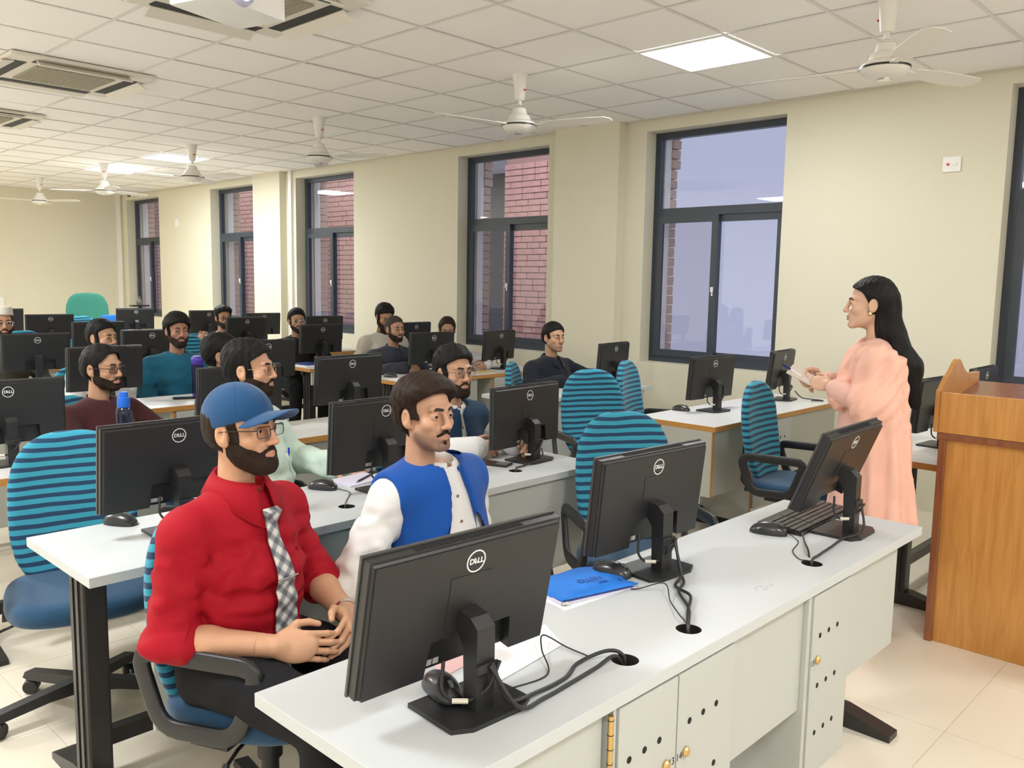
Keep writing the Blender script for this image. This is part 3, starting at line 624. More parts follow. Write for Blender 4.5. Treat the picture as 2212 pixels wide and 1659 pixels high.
tag(MB().box(6.0, 7.6, 5.2, 24, 3.36, 3.5).build('roof_slab', WALLW), 'pale concrete roof slab over the brick building outside', 'slab')
# ceiling lights
PANELM = emit_mat('lit_panel_diffuser', (1.0, 0.98, 0.95), 6.0)
LLAB = {0: 'square ceiling light panel, the large one above the second window from the right', 1: 'square ceiling light panel, nearer of the two far ones', 2: 'square ceiling light panel, farther of the two far ones'}
for k, (x, y) in enumerate(PANELS):
    e = empty('ceiling_light', (x, y, H), 0, LLAB.get(k, 'square ceiling light panel %s' % ('beside the projector, to its left', 'left of the middle air conditioner', 'left of the farthest air conditioner', 'in the far left corner of the room', 'behind the camera, nearest to it', 'over the lectern', 'in the near left corner behind the camera')[max(0, k-3)]), 'ceiling light', 'square light panels in the ceiling')
    m = MB(); [m.box(*q, -0.012, 0.0) for q in ((-0.3, 0.3, -0.3, -0.285), (-0.3, 0.3, 0.285, 0.3), (-0.3, -0.285, -0.285, 0.285), (0.285, 0.3, -0.285, 0.285))]; m.build('frame', WHITEP, e)
    MB().box(-0.285, 0.285, -0.285, 0.285, -0.008, 0.01).build('diffuser', PANELM, e)
# cassette air conditioners
ACW = mat('ac_white_panel', (0.70, 0.67, 0.60), 0.45); GRL = mat('ac_grille', (0.36, 0.33, 0.26), 0.6, bump=0.9, scale=120); SLOT = mat('ac_dark_slot', (0.03, 0.03, 0.03), 0.6)
for k, (x, y) in enumerate(ACS):
    e = empty('air_conditioner', (x, y, H), 0, ('ceiling cassette air conditioner directly behind the projector', 'ceiling cassette air conditioner with dark open slots at upper left', 'ceiling cassette air conditioner cut by the left edge of the picture')[k], 'air conditioner', 'cassette air conditioners in the ceiling')
    MB().box(-0.46, 0.46, -0.46, 0.46, -0.035, -0.0072, bev=0.012).build('panel', ACW, e); m = MB().box(-0.25, 0.25, -0.25, 0.25, -0.042, -0.036)
    gr = m.build('grille', GRL, e)
    q = MB(); [q.box(-0.25+i*0.02, -0.243+i*0.02, -0.25, 0.25, -0.047, -0.042) for i in range(26)]; tag(q.build('grille_slats', GRL, gr), kind='stuff')
    for a in range(4):
        M = RZ(a*PI/2); MB().box(-0.30, 0.30, 0.32, 0.395, -0.0375, -0.034, M=M).build('slot', SLOT, e)
        open_ = k == 0 or (k == 1 and a in (2, 3)); f = MB().box(-0.295, 0.295, -0.004, 0.004, -0.075, 0.0, M=M @ T(0, 0.395, -0.04) @ RX(math.radians(82 if not open_ else 60))).build('flap', ACW, e)
# fans
FW = mat('fan_white_enamel', (0.74, 0.72, 0.67), 0.35); FBL = mat('fan_black_band', (0.01, 0.01, 0.01), 0.4); RED = mat('red_print', (0.6, 0.02, 0.03), 0.5)
def fan():
    e = empty('ceiling_fan'); MB().lathe([(0.03, -0.175), (0.034, -0.165), (0.045, -0.06), (0.058, 0.0)], 20).build('canopy', FW, e, True)
    MB().lathe([(0.014, -0.2050), (0.014, -0.17)], 10).build('rod', FW, e, True); MB().lathe([(0.022, -0.2200), (0.045, -0.2300), (0.052, -0.2650), (0.072, -0.2800), (0.078, -0.3050), (0.108, -0.3230), (0.112, -0.3370)][::-1], 24).build('upper_housing', FW, e, True)
    MB().lathe([(0.119, -0.3470), (0.119, -0.3370)], 28).build('band', FBL, e, True); mt = MB().lathe([(0.02, -0.3930), (0.075, -0.3850), (0.108, -0.3650), (0.116, -0.3470)], 28).build('motor', FW, e, True)
    MB().lathe([(0.012, -0.3990), (0.03, -0.3975), (0.034, -0.3910)], 16).build('chrome_cap', METAL, mt, True); MB().box(-0.012, 0.012, -0.0475, -0.0455, -0.115, -0.105, M=RZ(-0.8)).build('print', RED, e)
    for k in range(3):
        M = RZ(k*2*PI/3); pts = [(0.17, -0.045), (0.30, -0.066), (0.50, -0.072), (0.62, -0.066), (0.655, -0.035), (0.66, 0.01), (0.63, 0.048), (0.50, 0.060), (0.30, 0.056), (0.17, 0.042)]
        b = MB().prism(pts, -0.002, 0.002, 'XY', M @ T(0, 0, -0.3410) @ RX(math.radians(-9))).build('blade', FW, e); MB().box(0.09, 0.20, -0.02, 0.02, -0.3440, -0.3380, M=M).build('blade_iron', FW, b)
    return e
f0 = fan(); FANS = [(0.93, 50, 'ceiling fan hanging in front of the third window, middle of the picture'), (-1.52, 220, 'nearest ceiling fan, at the upper right with one blade toward us'), (3.35, 55, 'ceiling fan next to the left of the middle one'), (5.75, 46, 'ceiling fan in front of the nearer far light panel'), (8.15, 20, 'ceiling fan in front of the farther far light panel'), (10.55, 62, 'farthest ceiling fan, near the far wall')]
for k, (y, ph, lb) in enumerate(FANS):
    f = f0 if k == 0 else copy_tree(f0); f.location = (1.15, y, H); f.rotation_euler = (0, 0, math.radians(ph)); tag(f, lb, 'fan', 'white three-bladed ceiling fans')
# wall fittings
def plate(name, loc, rz, w_, h_, label, cat, dot=False):
    e = empty(name, loc, rz, label, cat); MB().box(-w_/2, w_/2, 0.0, 0.012, -h_/2, h_/2, bev=0.004).build('plate', WHITEP, e); 
    if dot: o_ = obj('red_light', MB().lathe([(0.009, 0), (0.009, 0.004)], 16).mesh('red_light', True, RED), e, loc=(0.022, 0.012, 0), rot=(-PI/2, 0, 0)); MB().box(-0.035, -0.006, 0.012, 0.017, -0.008, 0.012, bev=0.002).build('rocker', WHITEP, e)
    else: MB().box(-0.008, 0.008, 0.012, 0.018, -0.02, 0.02, bev=0.002).build('rocker', WHITEP, e)
plate('wall_switch', (XW, -1.275, 2.376), PI/2, 0.115, 0.10, 'white wall plate with a red indicator high on the right wall', 'switch', True)
plate('wall_socket', (XW, 10.19, 2.39), PI/2, 0.12, 0.12, 'small white wall plate between the two farthest windows', 'socket')
plate('wall_socket', (1.05, YF, 1.10), PI, 0.10, 0.14, 'small white socket on the far wall at the left picture edge', 'socket')
e = empty('security_camera', (2.93, 11.75, H), 0, 'small white dome security camera on the ceiling in the far corner', 'security camera'); MB().lathe([(0.05, -0.045), (0.062, -0.03), (0.065, 0)], 20).build('housing', WHITEP, e, True); MB().sphere((-0.02, -0.03, -0.045), 0.030, 8).build('lens_dome', SLOT, e, True)
# projector
e = empty('projector', (-1.54, -0.12, 2.522), math.radians(196), 'white ceiling-hung projector, lit lens, cut by the top edge', 'projector'); MB().box(-0.17, 0.17, -0.125, 0.125, 0, 0.095, bev=0.015).build('case', mat('projector_white', (0.8, 0.8, 0.8), 0.35), e, True)
obj('lens_ring', MB().lathe([(0.048, 0), (0.055, 0.012), (0.05, 0.03), (0.036, 0.03), (0.034, 0.012)], 28, cap=False).mesh('lens_ring', True, m=mat('projector_lens_ring', (0.45, 0.45, 0.6), 0.3)), e, loc=(0.07, 0.122, 0.045), rot=(-PI/2, 0, 0))
obj('lens', MB().lathe([(0.040, 0.0), (0.025, 0.010), (0.003, 0.014)], 24).mesh('lens', True, m=emit_mat('lit_lens', (0.8, 0.85, 1.0), 8)), e, loc=(0.07, 0.126, 0.045), rot=(-PI/2, 0, 0))
MB().lathe([(0.02, 0.09), (0.02, H-2.522)], 16).build('pole', WHITEP, e, True); MB().box(-0.07, 0.07, -0.07, 0.07, 0.09, 0.10).build('bracket', WHITEP, e)

# ---------------------------------------------------------------- desks
LAM = mat('pale_grey_laminate', (0.51, 0.53, 0.535), 0.42, spec=0.3, var=0.02, scale=8, vscale=5); LAMS = mat('grey_green_laminate_side', (0.45, 0.465, 0.44), 0.45, var=0.02, scale=6); LAMW = mat('white_laminate', (0.64, 0.64, 0.63), 0.35)
EDGE = mat('wood_edge_strip', (0.48, 0.235, 0.06), 0.4, var=0.12, scale=30, vscale=25); GREYP = mat('grey_panel', (0.42, 0.42, 0.37), 0.5, var=0.03, scale=5); BRASS = mat('brass', (0.62, 0.42, 0.16), 0.3, 0.9); HOLE = mat('dark_hole', (0.012, 0.008, 0.006), 0.9); INK = mat('ink', (0.03, 0.03, 0.05), 0.7)
def slab(x0, x1, y0, y1, holes, m, name='desk_top'):
    """table top with real round cable holes"""
    z0, z1 = 0.722, 0.75; me = MB().box(x0, x1, y0, y1, z0, z1, bev=0.0015).mesh('desk_top'); me.materials.append(m)
    if not holes: return me
    o = obj('tmp', me); cs = []
    for hx, hy in holes:
        c = obj('cut', MB().lathe([(0.030, z0-0.02), (0.030, z1+0.02)], 28, M=T(hx, hy, 0)).mesh('c')); cs.append(c); md = o.modifiers.new('b', 'BOOLEAN'); md.operation = 'DIFFERENCE'; md.object = c; md.solver = 'EXACT'
    dg = bpy.context.evaluated_depsgraph_get(); dg.update(); r = bpy.data.meshes.new_from_object(o.evaluated_get(dg)); bpy.data.objects.remove(o)
    for c in cs: bpy.data.objects.remove(c)
    if not r.materials: r.materials.append(m)
    return r
def leg(root, x, y, foot=(-0.27, 0.27)):
    l = MB().box(x-0.035, x+0.035, y-0.055, y+0.055, 0.05, 0.722, bev=0.008).box(x-0.040, x-0.034, y-0.030, y-0.010, 0.06, 0.71).box(x-0.040, x-0.034, y+0.010, y+0.030, 0.06, 0.71).build('leg', BLACKM, root)
    pts = [(y+foot[0], 0.0), (y+foot[0], 0.022), (y+foot[0]+0.03, 0.030), (y-0.07, 0.065), (y+0.07, 0.065), (y+foot[1]-0.03, 0.030), (y+foot[1], 0.022), (y+foot[1], 0.0)]
    MB().prism(pts, x-0.036, x+0.036, 'YZ').build('foot', BLACKM, l)
def door(root, x0, x1, yf, num=None, numside=1, z0=0.19, m=None, knob=0.531, holes=((0.597, 3), (0.453, 3), (0.315, 3))):
    d = MB().box(x0+0.0015, x1-0.0015, yf-0.018, yf, z0, 0.716, bev=0.001).build('locker_door', m or LAMS, root)
    w_ = x1-x0
    for z, n in holes:
        for k in range(n): MB().lathe([(0.0075, -0.0006), (0.0075, 0.0006)], 14, M=T(x0+(0.048+0.056*k if numside < 0 else 0.038+0.053*k), yf-0.0183, z) @ RX(PI/2)).build('vent_hole', HOLE, d)
    MB().lathe([(0.011, 0), (0.0115, 0.004), (0.008, 0.009), (0.003, 0.010)], 18, M=T(x0+0.035 if numside < 0 else x1-0.040, yf-0.018, knob) @ RX(PI/2)).build('brass_lock', BRASS, d, True)
    if num: t = obj('number', text_mesh(num, 0.024, 0.0002), d, INK); t.matrix_local = T((x0+0.035 if numside < 0 else x1-0.040)+0.024*(1 if numside > 0 else -1), yf-0.0185, knob-0.004) @ RX(PI/2)
    return d
def desk(x0, x1, y0, y1, label, style='white', segs=None, holes=(), legs=None, foot=(-0.27, 0.27), tag_group='long computer desks in rows'):
    r = empty('computer_desk', (x0, y0, 0), 0, label, 'desk', tag_group); W, D = x1-x0, y1-y0
    sub = empty('x'); bpy.data.objects.remove(sub)
    hs = [(hx-x0, hy-y0) for hx, hy in holes]
    for hx, hy in hs: MB().lathe([(0.0005, 0.70), (0.0297, 0.70), (0.0297, 0.7492), (0.0302, 0.7492), (0.0302, 0.699), (0.0005, 0.699)][::-1], 24, M=T(hx, hy, 0), cap=False).build('dark_hole_cup', HOLE, r, True)  # black cup added under each hole to stand in for its shade
    if style == 'wood':
        e = 0.004; tp = obj('desk_top', slab(e, W-e, e, D-e, hs, LAMW), r)
        m = MB(); m.box(0, W, 0, e-0.0005, 0.720, 0.7495).box(0, e-0.0005, e, D-e, 0.720, 0.7495).box(W-e+0.0005, W, e, D-e, 0.720, 0.7495).box(0, W, D-e+0.0005, D, 0.720, 0.7495); m.build('edge_strip', EDGE, r)
    else: tp = obj('desk_top', slab(0, W, 0, D, hs, LAM), r)
    sm = LAMS if style == 'white' else GREYP
    for s in (segs or [('panel', 0.06, W-0.06, 0.36)]):
        if s[0] == 'panel': MB().box(s[1], s[2], 0.02, 0.038, s[3], 0.7195, bev=0.001).build('modesty_panel', sm, r)
        elif s[0] == 'strip': MB().box(s[1], s[2], 0.006, 0.36, 0.12, 0.7195, bev=0.001).build('locker_side', sm, r)
        elif s[0] == 'wstrip': q_ = MB().box(s[1], s[2], 0.0165, 0.36, s[3], 0.7195, bev=0.001).build('cabinet_side', sm, r); MB().box(s[1], s[2], 0.012, 0.016, s[3], 0.7195).build('wood_edge', EDGE, q_)
        elif s[0] == 'hinge': 
            h_ = MB().lathe([(0.006, 0.13), (0.006, 0.71)], 10, M=T(s[1], 0.006, 0)).build('hinge', BRASS, r, True); q = MB(); [q.lathe([(0.0066, 0.13+0.03*i), (0.0066, 0.1315+0.03*i)], 8, M=T(s[1], 0.006, 0)) for i in range(20)]; tag(q.build('hinge_knuckles', HOLE, h_), kind='stuff')
        elif s[0] == 'door': door(r, s[1], s[2], 0.019, *s[3:])
    for lx in (legs if legs is not None else (0.12, W-0.12)): leg(r, lx, D*0.5+0.02, foot)
    MB().box(0.12, W-0.12, D*0.5+0.06, D*0.5+0.10, 0.10, 0.15).build('crossbar', BLACKM, r)
    MB().box(0.12, W-0.12, 0.30, 0.34, 0.66, 0.7215).build('under_rail', BLACKM, r)
    return r
X0 = -2.41
desk(X0, -0.22, -2.28, -1.785, 'front computer desk with pale grey top and numbered locker doors, nearest to us', 'white',
     [('panel', 0.04, 0.475, 0.30), ('hinge', 0.485), ('strip', 0.493, 0.503), ('door', 0.505, 0.715, '13', 1), ('door', 0.717, 0.957, '14', -1), ('panel', 0.960, 1.350, 0.40), ('strip', 1.352, 1.372), ('door', 1.374, 1.625, '15', -1), ('panel', 1.628, 2.03, 0.385)],
     [(-1.775, -2.195), (-1.535, -2.20), (-0.865, -2.19)], (0.16, 2.14), (-0.24, 0.27))
desk(X0+0.01, -0.22, -0.92, -0.42, 'pale grey topped computer desk in the second row, behind the man in the red shirt', 'white', [('panel', 0.17, 1.0, 0.25), ('strip', 1.01, 1.03), ('door', 1.035, 1.26), ('door', 1.262, 1.48), ('panel', 1.485, 2.08, 0.33)], [(-1.48, -0.77), (-0.62, -0.77)], (0.09, 2.0), (-0.24, 0.27))
desk(X0+0.02, -0.22, 0.46, 0.95, 'wood-edged desk in the third row at the left, under the blue water bottle', 'wood', [('panel', 0.26, 2.05, 0.17)])
desk(X0+0.02, -0.22, 1.88, 2.38, 'wood-edged desk in the fourth row at the left, carrying the purple bottle and the phone', 'wood', [('panel', 0.26, 1.2, 0.17), ('wstrip', 1.50, 1.515, 0.12), ('door', 1.52, 1.75, None, -1), ('panel', 1.76, 2.1, 0.17)])
desk(X0+0.02, -0.22, 3.33, 3.83, 'wood-edged desk in the fifth row at the left, behind the man in teal', 'wood'); desk(X0+0.02, 0.24, 4.73, 5.23, 'wood-edged desk in the sixth row at the left', 'wood'); desk(X0+0.02, -0.05, 6.13, 6.63, 'wood-edged desk in the seventh row at the left', 'wood'); desk(X0+0.02, -0.05, 7.53, 8.03, 'wood-edged desk in the farthest row at the left', 'wood')
desk(0.90, 2.74, -2.06, -1.50, 'wood-edged desk behind the lectern', 'wood', [('panel', 0.12, 1.7, 0.20)], (), (0.20, 1.7))
desk(1.03, 2.76, -0.75, -0.20, 'wood-edged desk with white top and grey hanging panel behind the standing woman', 'wood', [('wstrip', 0.0, 0.018, 0.34), ('panel', 0.02, 0.46, 0.34), ('wstrip', 0.47, 0.485, 0.10), ('door', 0.488, 0.72, None, -1), ('door', 0.722, 0.95, None, 1), ('panel', 0.96, 1.66, 0.34)], (), (0.62, 1.60))
desk(1.02, 2.42, 0.63, 1.13, 'pale-edged desk of the man in the dark shirt by the wall', 'white', [('panel', 0.06, 0.9, 0.30), ('strip', 1.0, 1.3)])
desk(1.0, 2.76, 2.02, 2.53, 'wood-edged desk with white locker doors at the man in the grey-blue shirt', 'wood', [('panel', 0.20, 0.85, 0.20), ('wstrip', 1.02, 1.035, 0.12), ('door', 1.04, 1.25, None, 1), ('door', 1.252, 1.52, None, -1), ('panel', 1.53, 1.70, 0.2)], (), (0.10, 1.66))
desk(1.0, 2.76, 3.30, 3.82, 'wood-edged desk end with thick grey leg, beside the man in black', 'wood', [('panel', 0.03, 0.18, 0.60), ('panel', 0.26, 1.6, 0.30)], (), (0.17, 1.66)); desk(1.0, 2.76, 4.73, 5.23, 'wood-edged desk in front of the man in the white kurta', 'wood', [('door', 0.1, 0.35), ('panel', 0.4, 1.6, 0.3)]); desk(1.0, 2.76, 6.13, 6.63, 'wood-edged desk behind the man in the white kurta', 'wood', [('door', 0.1, 0.35), ('panel', 0.4, 1.6, 0.3)]); desk(0.7, 2.76, 7.53, 8.03, 'wood-edged desk in the farthest row near the corner window', 'wood')

# ---------------------------------------------------------------- chairs
STR = stripe_mat('striped_chair_cover', (0.026, 0.27, 0.385), (0.005, 0.035, 0.092), 30.0, 0.54, 0.25); SEATM = mat('blue_seat_fabric', (0.008, 0.055, 0.125), 0.9, bump=0.3, scale=600, sheen=0.2); GREENC = mat('green_fabric', (0.035, 0.20, 0.145), 0.9, bump=0.3, scale=500)
def superback(w_, h_, zc, th=0.028, curve=0.9, yb=-0.235, tilt=0.16, hh=0.011, p=2.7):
    G = Grid((-w_-0.04, yb-0.13, zc-h_-0.04), (w_+0.04, yb+0.12, zc+h_+0.04), hh); q = (np.abs(G.X/w_)**p+np.abs((G.Z-zc)/h_)**p)**(1/p); d2 = (q-1)*min(w_, h_)*0.85
    yc = yb-(G.Z-zc)*tilt+G.X**2*curve*0.9-0.03*np.cos((G.Z-zc)*5.5)+0.03; d = smax(d2, np.abs(G.Y-yc)-th*(1.15-0.35*np.clip(q, 0, 1)**2), 0.028); return nets(d, G)
G = Grid((-0.27, -0.27, 0.38), (0.27, 0.29, 0.52), 0.012); q = (np.abs(G.X/0.235)**3.2+np.abs((G.Y-0.01)/0.235)**3.2)**(1/3.2); SEATV = nets(smax((q-1)*0.2, np.abs(G.Z-0.435-0.0*G.X)-0.040+0.25*np.clip(G.Y-0.12, 0, 1)*0, 0.035), G)
SEAT_ME = me_from(*SEATV, 'seat', SEATM); BACK_ME = me_from(*superback(0.215, 0.285, 0.725), 'backrest', STR)
def chair(name='office_chair'):
    e = empty(name); obj('seat', SEAT_ME, e); bk = obj('backrest', BACK_ME, e)
    for s in (-1, 1):
        x = s*0.262; loop = []; C4 = [(-0.20, 0.615), (0.165, 0.625), (0.095, 0.435), (-0.13, 0.425)]; n = len(C4)
        for i in range(n):
            a, b, c = Vector(C4[i-1]), Vector(C4[i]), Vector(C4[(i+1) % n]); r = 0.055
            p0 = b+(a-b).normalized()*r; p1 = b+(c-b).normalized()*r
            for k in range(5): t = k/4; q_ = p0*(1-t)**2+b*2*t*(1-t)+p1*t*t; loop.append((x, q_.x, q_.y))
        MB().tube(loop, 0, closed=True, sec=rrect(0.046, 0.020, 0.007, 2), up=(1, 0, 0)).build('armrest', BLACKP, e, True, 60)
        MB().box(s*0.19-0.05, s*0.19+0.05, -0.06, 0.05, 0.385, 0.400).build('arm_bracket', BLACKP, e)
    MB().box(-0.035, 0.035, -0.27, 0.02, 0.365, 0.385).tube([(0, -0.25, 0.375), (0, -0.295, 0.42), (0, -0.29, 0.62)], 0.016, 8).build('back_bracket', BLACKP, e, True)
    MB().lathe([(0.024, 0.09), (0.024, 0.24), (0.034, 0.24), (0.034, 0.36), (0.05, 0.37), (0.05, 0.39)], 18).build('gas_lift', BLACKP, e, True)
    MB().tube([(0.05, 0.03, 0.375), (0.20, 0.05, 0.37), (0.25, 0.055, 0.355)], 0.005, 6).tube([(0.25, 0.055, 0.36), (0.285, 0.06, 0.32), (0.30, 0.062, 0.27)], [0.009, 0.014, 0.012], 8).build('lever', BLACKP, e, True)
    for k in range(5):
        M = RZ(k*2*PI/5+0.3); l = MB().prism([(0.02, 0.075), (0.02, 0.125), (0.12, 0.112), (0.29, 0.085), (0.305, 0.06), (0.28, 0.055), (0.12, 0.075)], -0.021, 0.021, 'XZ', M).build('base_leg', BLACKP, e)
        MB().lathe([(0.024, -0.026), (0.027, -0.022), (0.027, -0.006), (0.012, -0.005), (0.012, 0.005), (0.027, 0.006), (0.027, 0.022), (0.024, 0.026)], 16, M=M @ T(0.285, 0.0, 0.027) @ RZ(0.7) @ RX(PI/2)).build('caster', BLACKP, l, True)
    return e
ch0 = chair(); used = [False]
def put_chair(x, y, deg, label, group='striped office chairs', dz=0.0):
    o = ch0 if not used[0] else copy_tree(ch0); used[0] = True; o.location = (x, y, dz); o.rotation_euler = (0, 0, math.radians(deg-90)); tag(o, label, 'chair', group); return o
put_chair(-0.42, -1.27, -125, 'empty striped office chair behind the front desk, between the blue vest man and the woman')
c3_ = put_chair(-2.15, -0.12, -106, 'empty striped office chair at the left picture edge behind the second-row desk')
for c_ in c3_.children:
    if c_.name.startswith('backrest'): c_.location.z -= 0.035
put_chair(1.30, -1.10, -86, 'empty striped office chair turned sideways beside the standing woman')
put_chair(0.92, -0.06, -118, 'empty striped office chair in the aisle behind the front-right striped chair')
put_chair(1.80, 0.16, -74, 'narrow-looking striped chair turned sideways under the large window')
e = empty('high_back_chair', (1.42, 9.6, 0), math.radians(-105-90), 'solid green high-backed chair by the far wall', 'chair'); obj('backrest', me_from(*superback(0.29, 0.40, 0.90, p=3.2, hh=0.02), 'backrest', GREENC), e); obj('seat', SEAT_ME, e); MB().lathe([(0.25, 0.0), (0.25, 0.03), (0.03, 0.06), (0.03, 0.40)], 18).build('pedestal', BLACKP, e, True)

# ---------------------------------------------------------------- monitors
MBK = mat('monitor_black', (0.016, 0.016, 0.017), 0.38, bump=0.12, scale=900); MBZ = mat('monitor_bezel', (0.05, 0.05, 0.05), 0.25); SCR = mat('dark_screen', (0.008, 0.009, 0.012), 0.12); LOGO = mat('silver_logo', (0.78, 0.78, 0.78), 0.35, 0.2); LBL = mat('grey_label', (0.5, 0.5, 0.5), 0.6); CABLE = mat('cable_black', (0.020, 0.020, 0.022), 0.45); CREAM = mat('cream_connector', (0.66, 0.62, 0.50), 0.5); VENT = mat('vent_black', (0.004, 0.004, 0.004), 0.8)
MW, MH = 0.231, 0.272
def lib_monitor():
    M = {}; P = MB(); z0, z1 = -MH/2, MH/2; yb = -0.026
    P.prism([(-MW+0.003, z0+0.004), (-0.085, z0+0.004), (-0.078, z0+0.078), (0.118, z0+0.078), (0.128, z0+0.004), (MW-0.003, z0+0.004), (MW-0.003, z1-0.004), (-MW+0.003, z1-0.004)][::-1], yb, 0.003, 'XZ'); bmesh.ops.bevel(P.bm, geom=[e_ for e_ in P.bm.edges if all(abs(v.co.y-yb) < 1e-5 and (abs(v.co.x) > MW-0.01 or v.co.z > z1-0.01) for v in e_.verts)], offset=0.009, segments=3, affect='EDGES'); P.box(-0.10, 0.14, -0.004, 0.002, z0+0.006, z0+0.09)
    M['panel_back'] = P.mesh('panel_back', True, MBK, 35); M['bezel'] = MB().box(-MW, MW, 0.003, 0.010, z0, z1, bev=0.0015).mesh('bezel', m=MBZ); M['screen'] = MB().box(-MW+0.007, MW-0.007, 0.0098, 0.0106, z0+0.016, z1-0.007).mesh('screen', m=SCR)
    v = MB(); [v.box(-0.13+i*0.004, -0.1278+i*0.004, yb+0.012, -0.001, z1-0.0042, z1-0.0032) for i in range(65)]; M['top_vents'] = v.mesh('top_vents', m=VENT)
    M['mount_cover'] = MB().box(-0.05, 0.05, yb-0.0012, yb, z0+0.10, z0+0.20, bev=0.0008).mesh('mount_cover', m=MBK)
    M['logo_ring'] = MB().lathe([(0.0200, 0), (0.0200, 0.0009), (0.0226, 0.0009), (0.0226, 0), (0.0200, 0)], 40, cap=False).mesh('logo_ring', m=LOGO)
    d_ = text_mesh('D', 0.0155, 0.0004, 0.0004); e_ = text_mesh('E', 0.0150, 0.0004, 0.0004); l_ = text_mesh('LL', 0.0155, 0.0004, 0.0004)
    q = bmesh.new()
    for me, x, r_ in ((d_, -0.0120, 0), (e_, -0.0035, 0.55), (l_, 0.0090, 0)):
        q2 = bmesh.new(); q2.from_mesh(me); bmesh.ops.transform(q2, matrix=T(x, 0, 0) @ RZ(r_), verts=q2.verts); t_ = bpy.data.meshes.new('t'); q2.to_mesh(t_); q2.free(); q.from_mesh(t_)
    me = bpy.data.meshes.new('logo_lettering'); q.to_mesh(me); q.free(); me.materials.append(LOGO); M['logo_lettering'] = me
    M['label'] = MB().box(-0.073, -0.052, -0.0052, -0.0040, z0+0.012, z0+0.024).box(-0.049, -0.036, -0.0052, -0.0040, z0+0.012, z0+0.024).mesh('label', m=LBL)
    M['neck'] = MB().prism([(-0.066, 0.008), (-0.066, 0.175), (-0.046, 0.193), (-0.014, 0.200), (-0.006, 0.160), (-0.026, 0.130), (-0.030, 0.008)], -0.0215, 0.0215, 'YZ').mesh('stand_neck', m=MBK)
    b = MB().prism([(-0.095, 0.045), (0.095, 0.045), (0.097, -0.085), (0.060, -0.105), (-0.060, -0.105), (-0.097, -0.085)][::-1], 0.0, 0.009, 'XY'); M['base'] = b.mesh('stand_base', m=MBK)
    M['clip'] = MB().box(-0.026, 0.026, -0.074, -0.066, 0.085, 0.105, bev=0.003).mesh('cable_clip', m=MBK); return M
ML = lib_monitor(); mono = [0]
def monitor(top, yaw, label, tilt=6, base=None, cable=None, full=True):
    """top: centre of the upper edge of the back shell (world); the stand follows"""
    th = math.radians(tilt); c, s = math.cos(th), math.sin(th); R = RX(th)  # top leans towards -Y (the back)
    r = empty('computer_monitor', (0, 0, 0), math.radians(yaw), label, 'monitor', 'black computer monitors on the desks'); RZy = RZ(math.radians(yaw))
    tv = R @ Vector((0, -0.022, MH/2)); ctr = Vector(top) - RZy @ tv    # panel centre
    off = RZy @ Vector((0, -0.012, 0)); r.location = (ctr.x+off.x, ctr.y+off.y, 0.75); L = T(0, 0.012, ctr.z-0.75) @ R
    pk = obj('panel_back', ML['panel_back'], r); pk.matrix_local = L; zc = ctr.z-0.75
    def sub(n, X, par=None): o = obj(n, ML[X], par or r); o.matrix_local = (L if par is None else Matrix.Identity(4)) @ (T(0, 0, 0)); return o
    sub('bezel', 'bezel'); sub('screen', 'screen')
    if full: tag(sub('top_vents', 'top_vents', pk), kind='stuff'); sub('mount_cover', 'mount_cover', pk); sub('port_label', 'label', pk)
    g = obj('logo_ring', ML['logo_ring'], pk); g.matrix_local = T(0.004, -0.0262, MH/2-0.047) @ RX(PI/2); g = obj('logo_lettering', ML['logo_lettering'], pk); g.matrix_local = T(0.0055, -0.0268, MH/2-0.047) @ RX(PI/2)
    sc = max(0.6, (zc-0.02)/0.19); n = obj('stand_neck', ML['neck'], r); n.scale = (1, 1, min(1.35, sc)); obj('stand_base', ML['base'], r)
    if full: obj('cable_clip', ML['clip'], n)
    if full:
        k = MB(); k.tube(spline([(-0.055, -0.010, zc-0.10), (-0.060, -0.016, zc-0.155), (-0.035, -0.040, zc-0.175), (0.000, -0.070, zc-0.150), (0.022, -0.080, 0.10)], 6), 0.0036, 7).build('video_cable', CABLE, r, True); MB().tube([(-0.050, -0.030, zc-0.172), (-0.028, -0.050, zc-0.172)], 0.0052, 8).build('cable_ferrule', CREAM, r, True)
    return r
